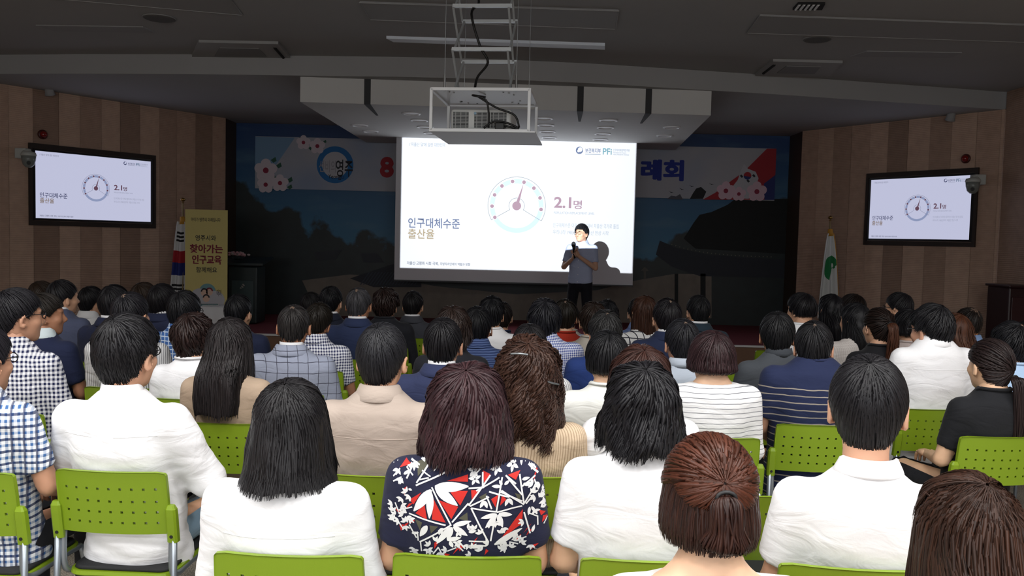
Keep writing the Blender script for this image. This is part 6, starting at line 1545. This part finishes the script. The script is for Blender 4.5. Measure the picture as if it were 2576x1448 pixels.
chair(float(at_y(1855, 920, 5.7)[0]), 5.8, .1, '', 'empty lime green chair behind the brown bob and striped top')


# ------------------------------------------------------------------ the speaker in front of the stage
def speaker():
    D = 12.15; p = at_y(1464, 562, D); zt = float(p[2]) - STG; X0 = float(p[0]); yaw = R(180 - 24)
    th, top = .016, .012; hs = 1.0; FZ = STG; hz = zt - hs * (HCZ + .09 + th + top); zs = zt - .32; z0 = zs - .50
    J = dict(shL=(-.175, -.03, zs - .035), shR=(.175, -.03, zs - .035), elL=(-.235, .05, zs - .30), elR=(.235, .05, zs - .30), wrL=(-.055, .235, zs - .145), wrR=(.045, .225, zs - .175),
             hiL=(-.09, 0, z0 - .02), hiR=(.09, 0, z0 - .02), knL=(-.12, .02, z0 * .52), knR=(.12, .02, z0 * .52), anL=(-.14, -.01, .09), anR=(.14, -.01, .09))
    bV, bQ = body_mesh(J, zs, z0, .014); hyaw = R(14); Rh = np.array(Matrix.Rotation(-hyaw, 3, 'Z')); hc = np.array([0, .004, hz])
    hV, hQ = HEADS['fine']; hV = hV * hs @ Rh.T + hc
    verts = np.concatenate([bV, hV]); faces = [tuple(q) for q in np.concatenate([bQ, hQ + len(bV)])]
    for s, k, up in ((-1, 'L', (.9, -.3, .3)), (1, 'R', (-.9, -.3, .3))):
        gv, gf = hand_mesh(1.15, s); w = np.array(J['wr' + k]); tgt = np.array([0, .27, zs - .085 if s < 0 else zs - .12]); M = frame_from(tgt - w + np.array([0, 0, .03]), up); nb = len(verts)
        verts = np.concatenate([verts, gv @ M.T + w]); faces += [tuple(i + nb for i in f_) for f_ in gf]
    root = mesh_from('person', verts, faces, skin_mat('#c79a80'), None, True); root.location = (X0, D, STG); root.rotation_euler = (0, 0, yaw)
    tag(root, 'standing speaker in a grey-blue short-sleeved shirt holding a microphone before the screen', 'person')
    def place(V): return V * hs @ Rh.T + hc
    g = hair_build(style='short', th=th, top=top, crown=(0, -.4, .9), lw=.007, bangs=.064, seed=3, nlocks=900, wave=.003, wfreq=50); mesh_from('hair', place(g[0]), g[1], hair_mat('#0d0c0f', '#242328'), root, True, g[2])
    sV, sQ = shirt_mesh(J, z0, zs, .98, 'short', .010, .075, 1.0, .004, z0 - .03, 3); ck = ('plain', '#a3abc6'); sh = mesh_from('top', sV, sQ, cloth(ck), root, True)
    vs, fs = neck_ring(COLLARS['fold'], zs, 1.0, .045); mesh_from('collar', vs, fs, cloth(('plain', '#9aa6be')), sh, True)
    for k in range(5):
        bvh = BVHTree.FromPolygons([Vector(q) for q in sV], [tuple(int(i) for i in q) for q in sQ]) if k == 0 else bvh
        q = bvh.ray_cast(Vector((0, 1, zs - .10 - .1 * k)), Vector((0, -1, 0)))[0]
        if q is not None: m = MB(); m.lathe([(.007, 0), (.007, .003), (.004, .004)], c=q, seg=10, M=Matrix.Rotation(R(-90), 3, 'X')); m.build('button', plain('button', '#d8dade', .4), sh)
    X, Y, Z, lo, n = grid((-.26, -.15, .03), (.26, .16, z0 + .06), .013); f = ell(X, Y, Z, (0, -.003, z0 - .03), (.165, .118, .12))
    for k in 'LR': f = smin(f, smin(cone(X, Y, Z, J['hi' + k], J['kn' + k], .088, .07), cone(X, Y, Z, J['kn' + k], J['an' + k], .068, .058), .03), .02)
    V, Q = surfnet(smax(f, .06 - Z, .01), lo, .013); mesh_from('trousers', V, Q, cloth(('plain', '#14141b')), root, True)
    for k in 'LR':
        a = J['an' + k]; m = MB(); m.tube([(a[0], a[1] - .09, .035), (a[0], a[1] - .06, .045), (a[0], a[1] + .03, .05), (a[0], a[1] + .13, .035), (a[0], a[1] + .17, .028)], [.018, .034, .042, .038, .016], 10); m.build('shoe', plain('shoe', '#1d1b1c', .5), root, True)
    gm = MB()
    for s in (-1, 1):
        gm.tube([place(np.array([q]))[0] for q in ((s * .088, -.012, .006), (s * .080, .06, .018), (s * .064, .102, .018))], .0018, 6)
        gm.tube([place(np.array([(s * .034 + .025 * math.cos(a), .110, .013 + .02 * math.sin(a))]))[0] for a in np.linspace(0, 6.283, 16, endpoint=False)], .0018, 5, closed=True)
    gm.tube([place(np.array([q]))[0] for q in ((-.01, .113, .017), (.01, .113, .017))], .0018, 5); gm.build('glasses', plain('thin_frame', '#6a5a48', .3, .5), root, True)
    em = MB()
    for s in (-1, 1):
        em.tube([place(np.array([q]))[0] for q in ((s * .016, .100, .036), (s * .034, .100, .041), (s * .052, .088, .037))], [.0025, .0035, .0015], 5)
    em.build('eyebrows', hair_mat('#0d0c0f', '#242328'), root, True)
    ir = MB()
    for s in (-1, 1):
        q = place(np.array([(s * .031, .0895, .014)]))[0]; ir.lathe([(.0055, 0), (.0045, .0015), (.001, .002)], c=q, seg=10, M=Matrix.Rotation(-hyaw, 3, 'Z') @ Matrix.Rotation(R(-90), 3, 'X'))
    ir.build('irises', plain('iris', '#120c0a', .2), root, True)
    # microphone, held in both hands
    mic = empty('microphone', (0, 0, 0)); Mb = Matrix.Translation((X0, D, STG)) @ Matrix.Rotation(yaw, 4, 'Z')
    base = Mb @ Vector((.0, .275, zs - .17)); mic.location = base; mic.rotation_euler = (R(-14) * math.cos(yaw), R(14) * math.sin(yaw) * -1, 0); tag(mic, 'black hand-held microphone at the standing speaker\'s mouth', 'microphone')
    m = MB(); m.lathe([(.012, 0), (.017, .004), (.02, .15), (.023, .17)], seg=16); m.build('handle', m_black, mic, True)
    m = MB(); m.lathe([(.022, .168), (.03, .18), (.031, .2), (.026, .222), (.012, .236), (.002, .238)], seg=16); m.build('head_grille', plain('mic_grille', '#26272a', .5, .6, bump=.5, bscale=900), mic, True)
REC[0] = 0.0
speaker()
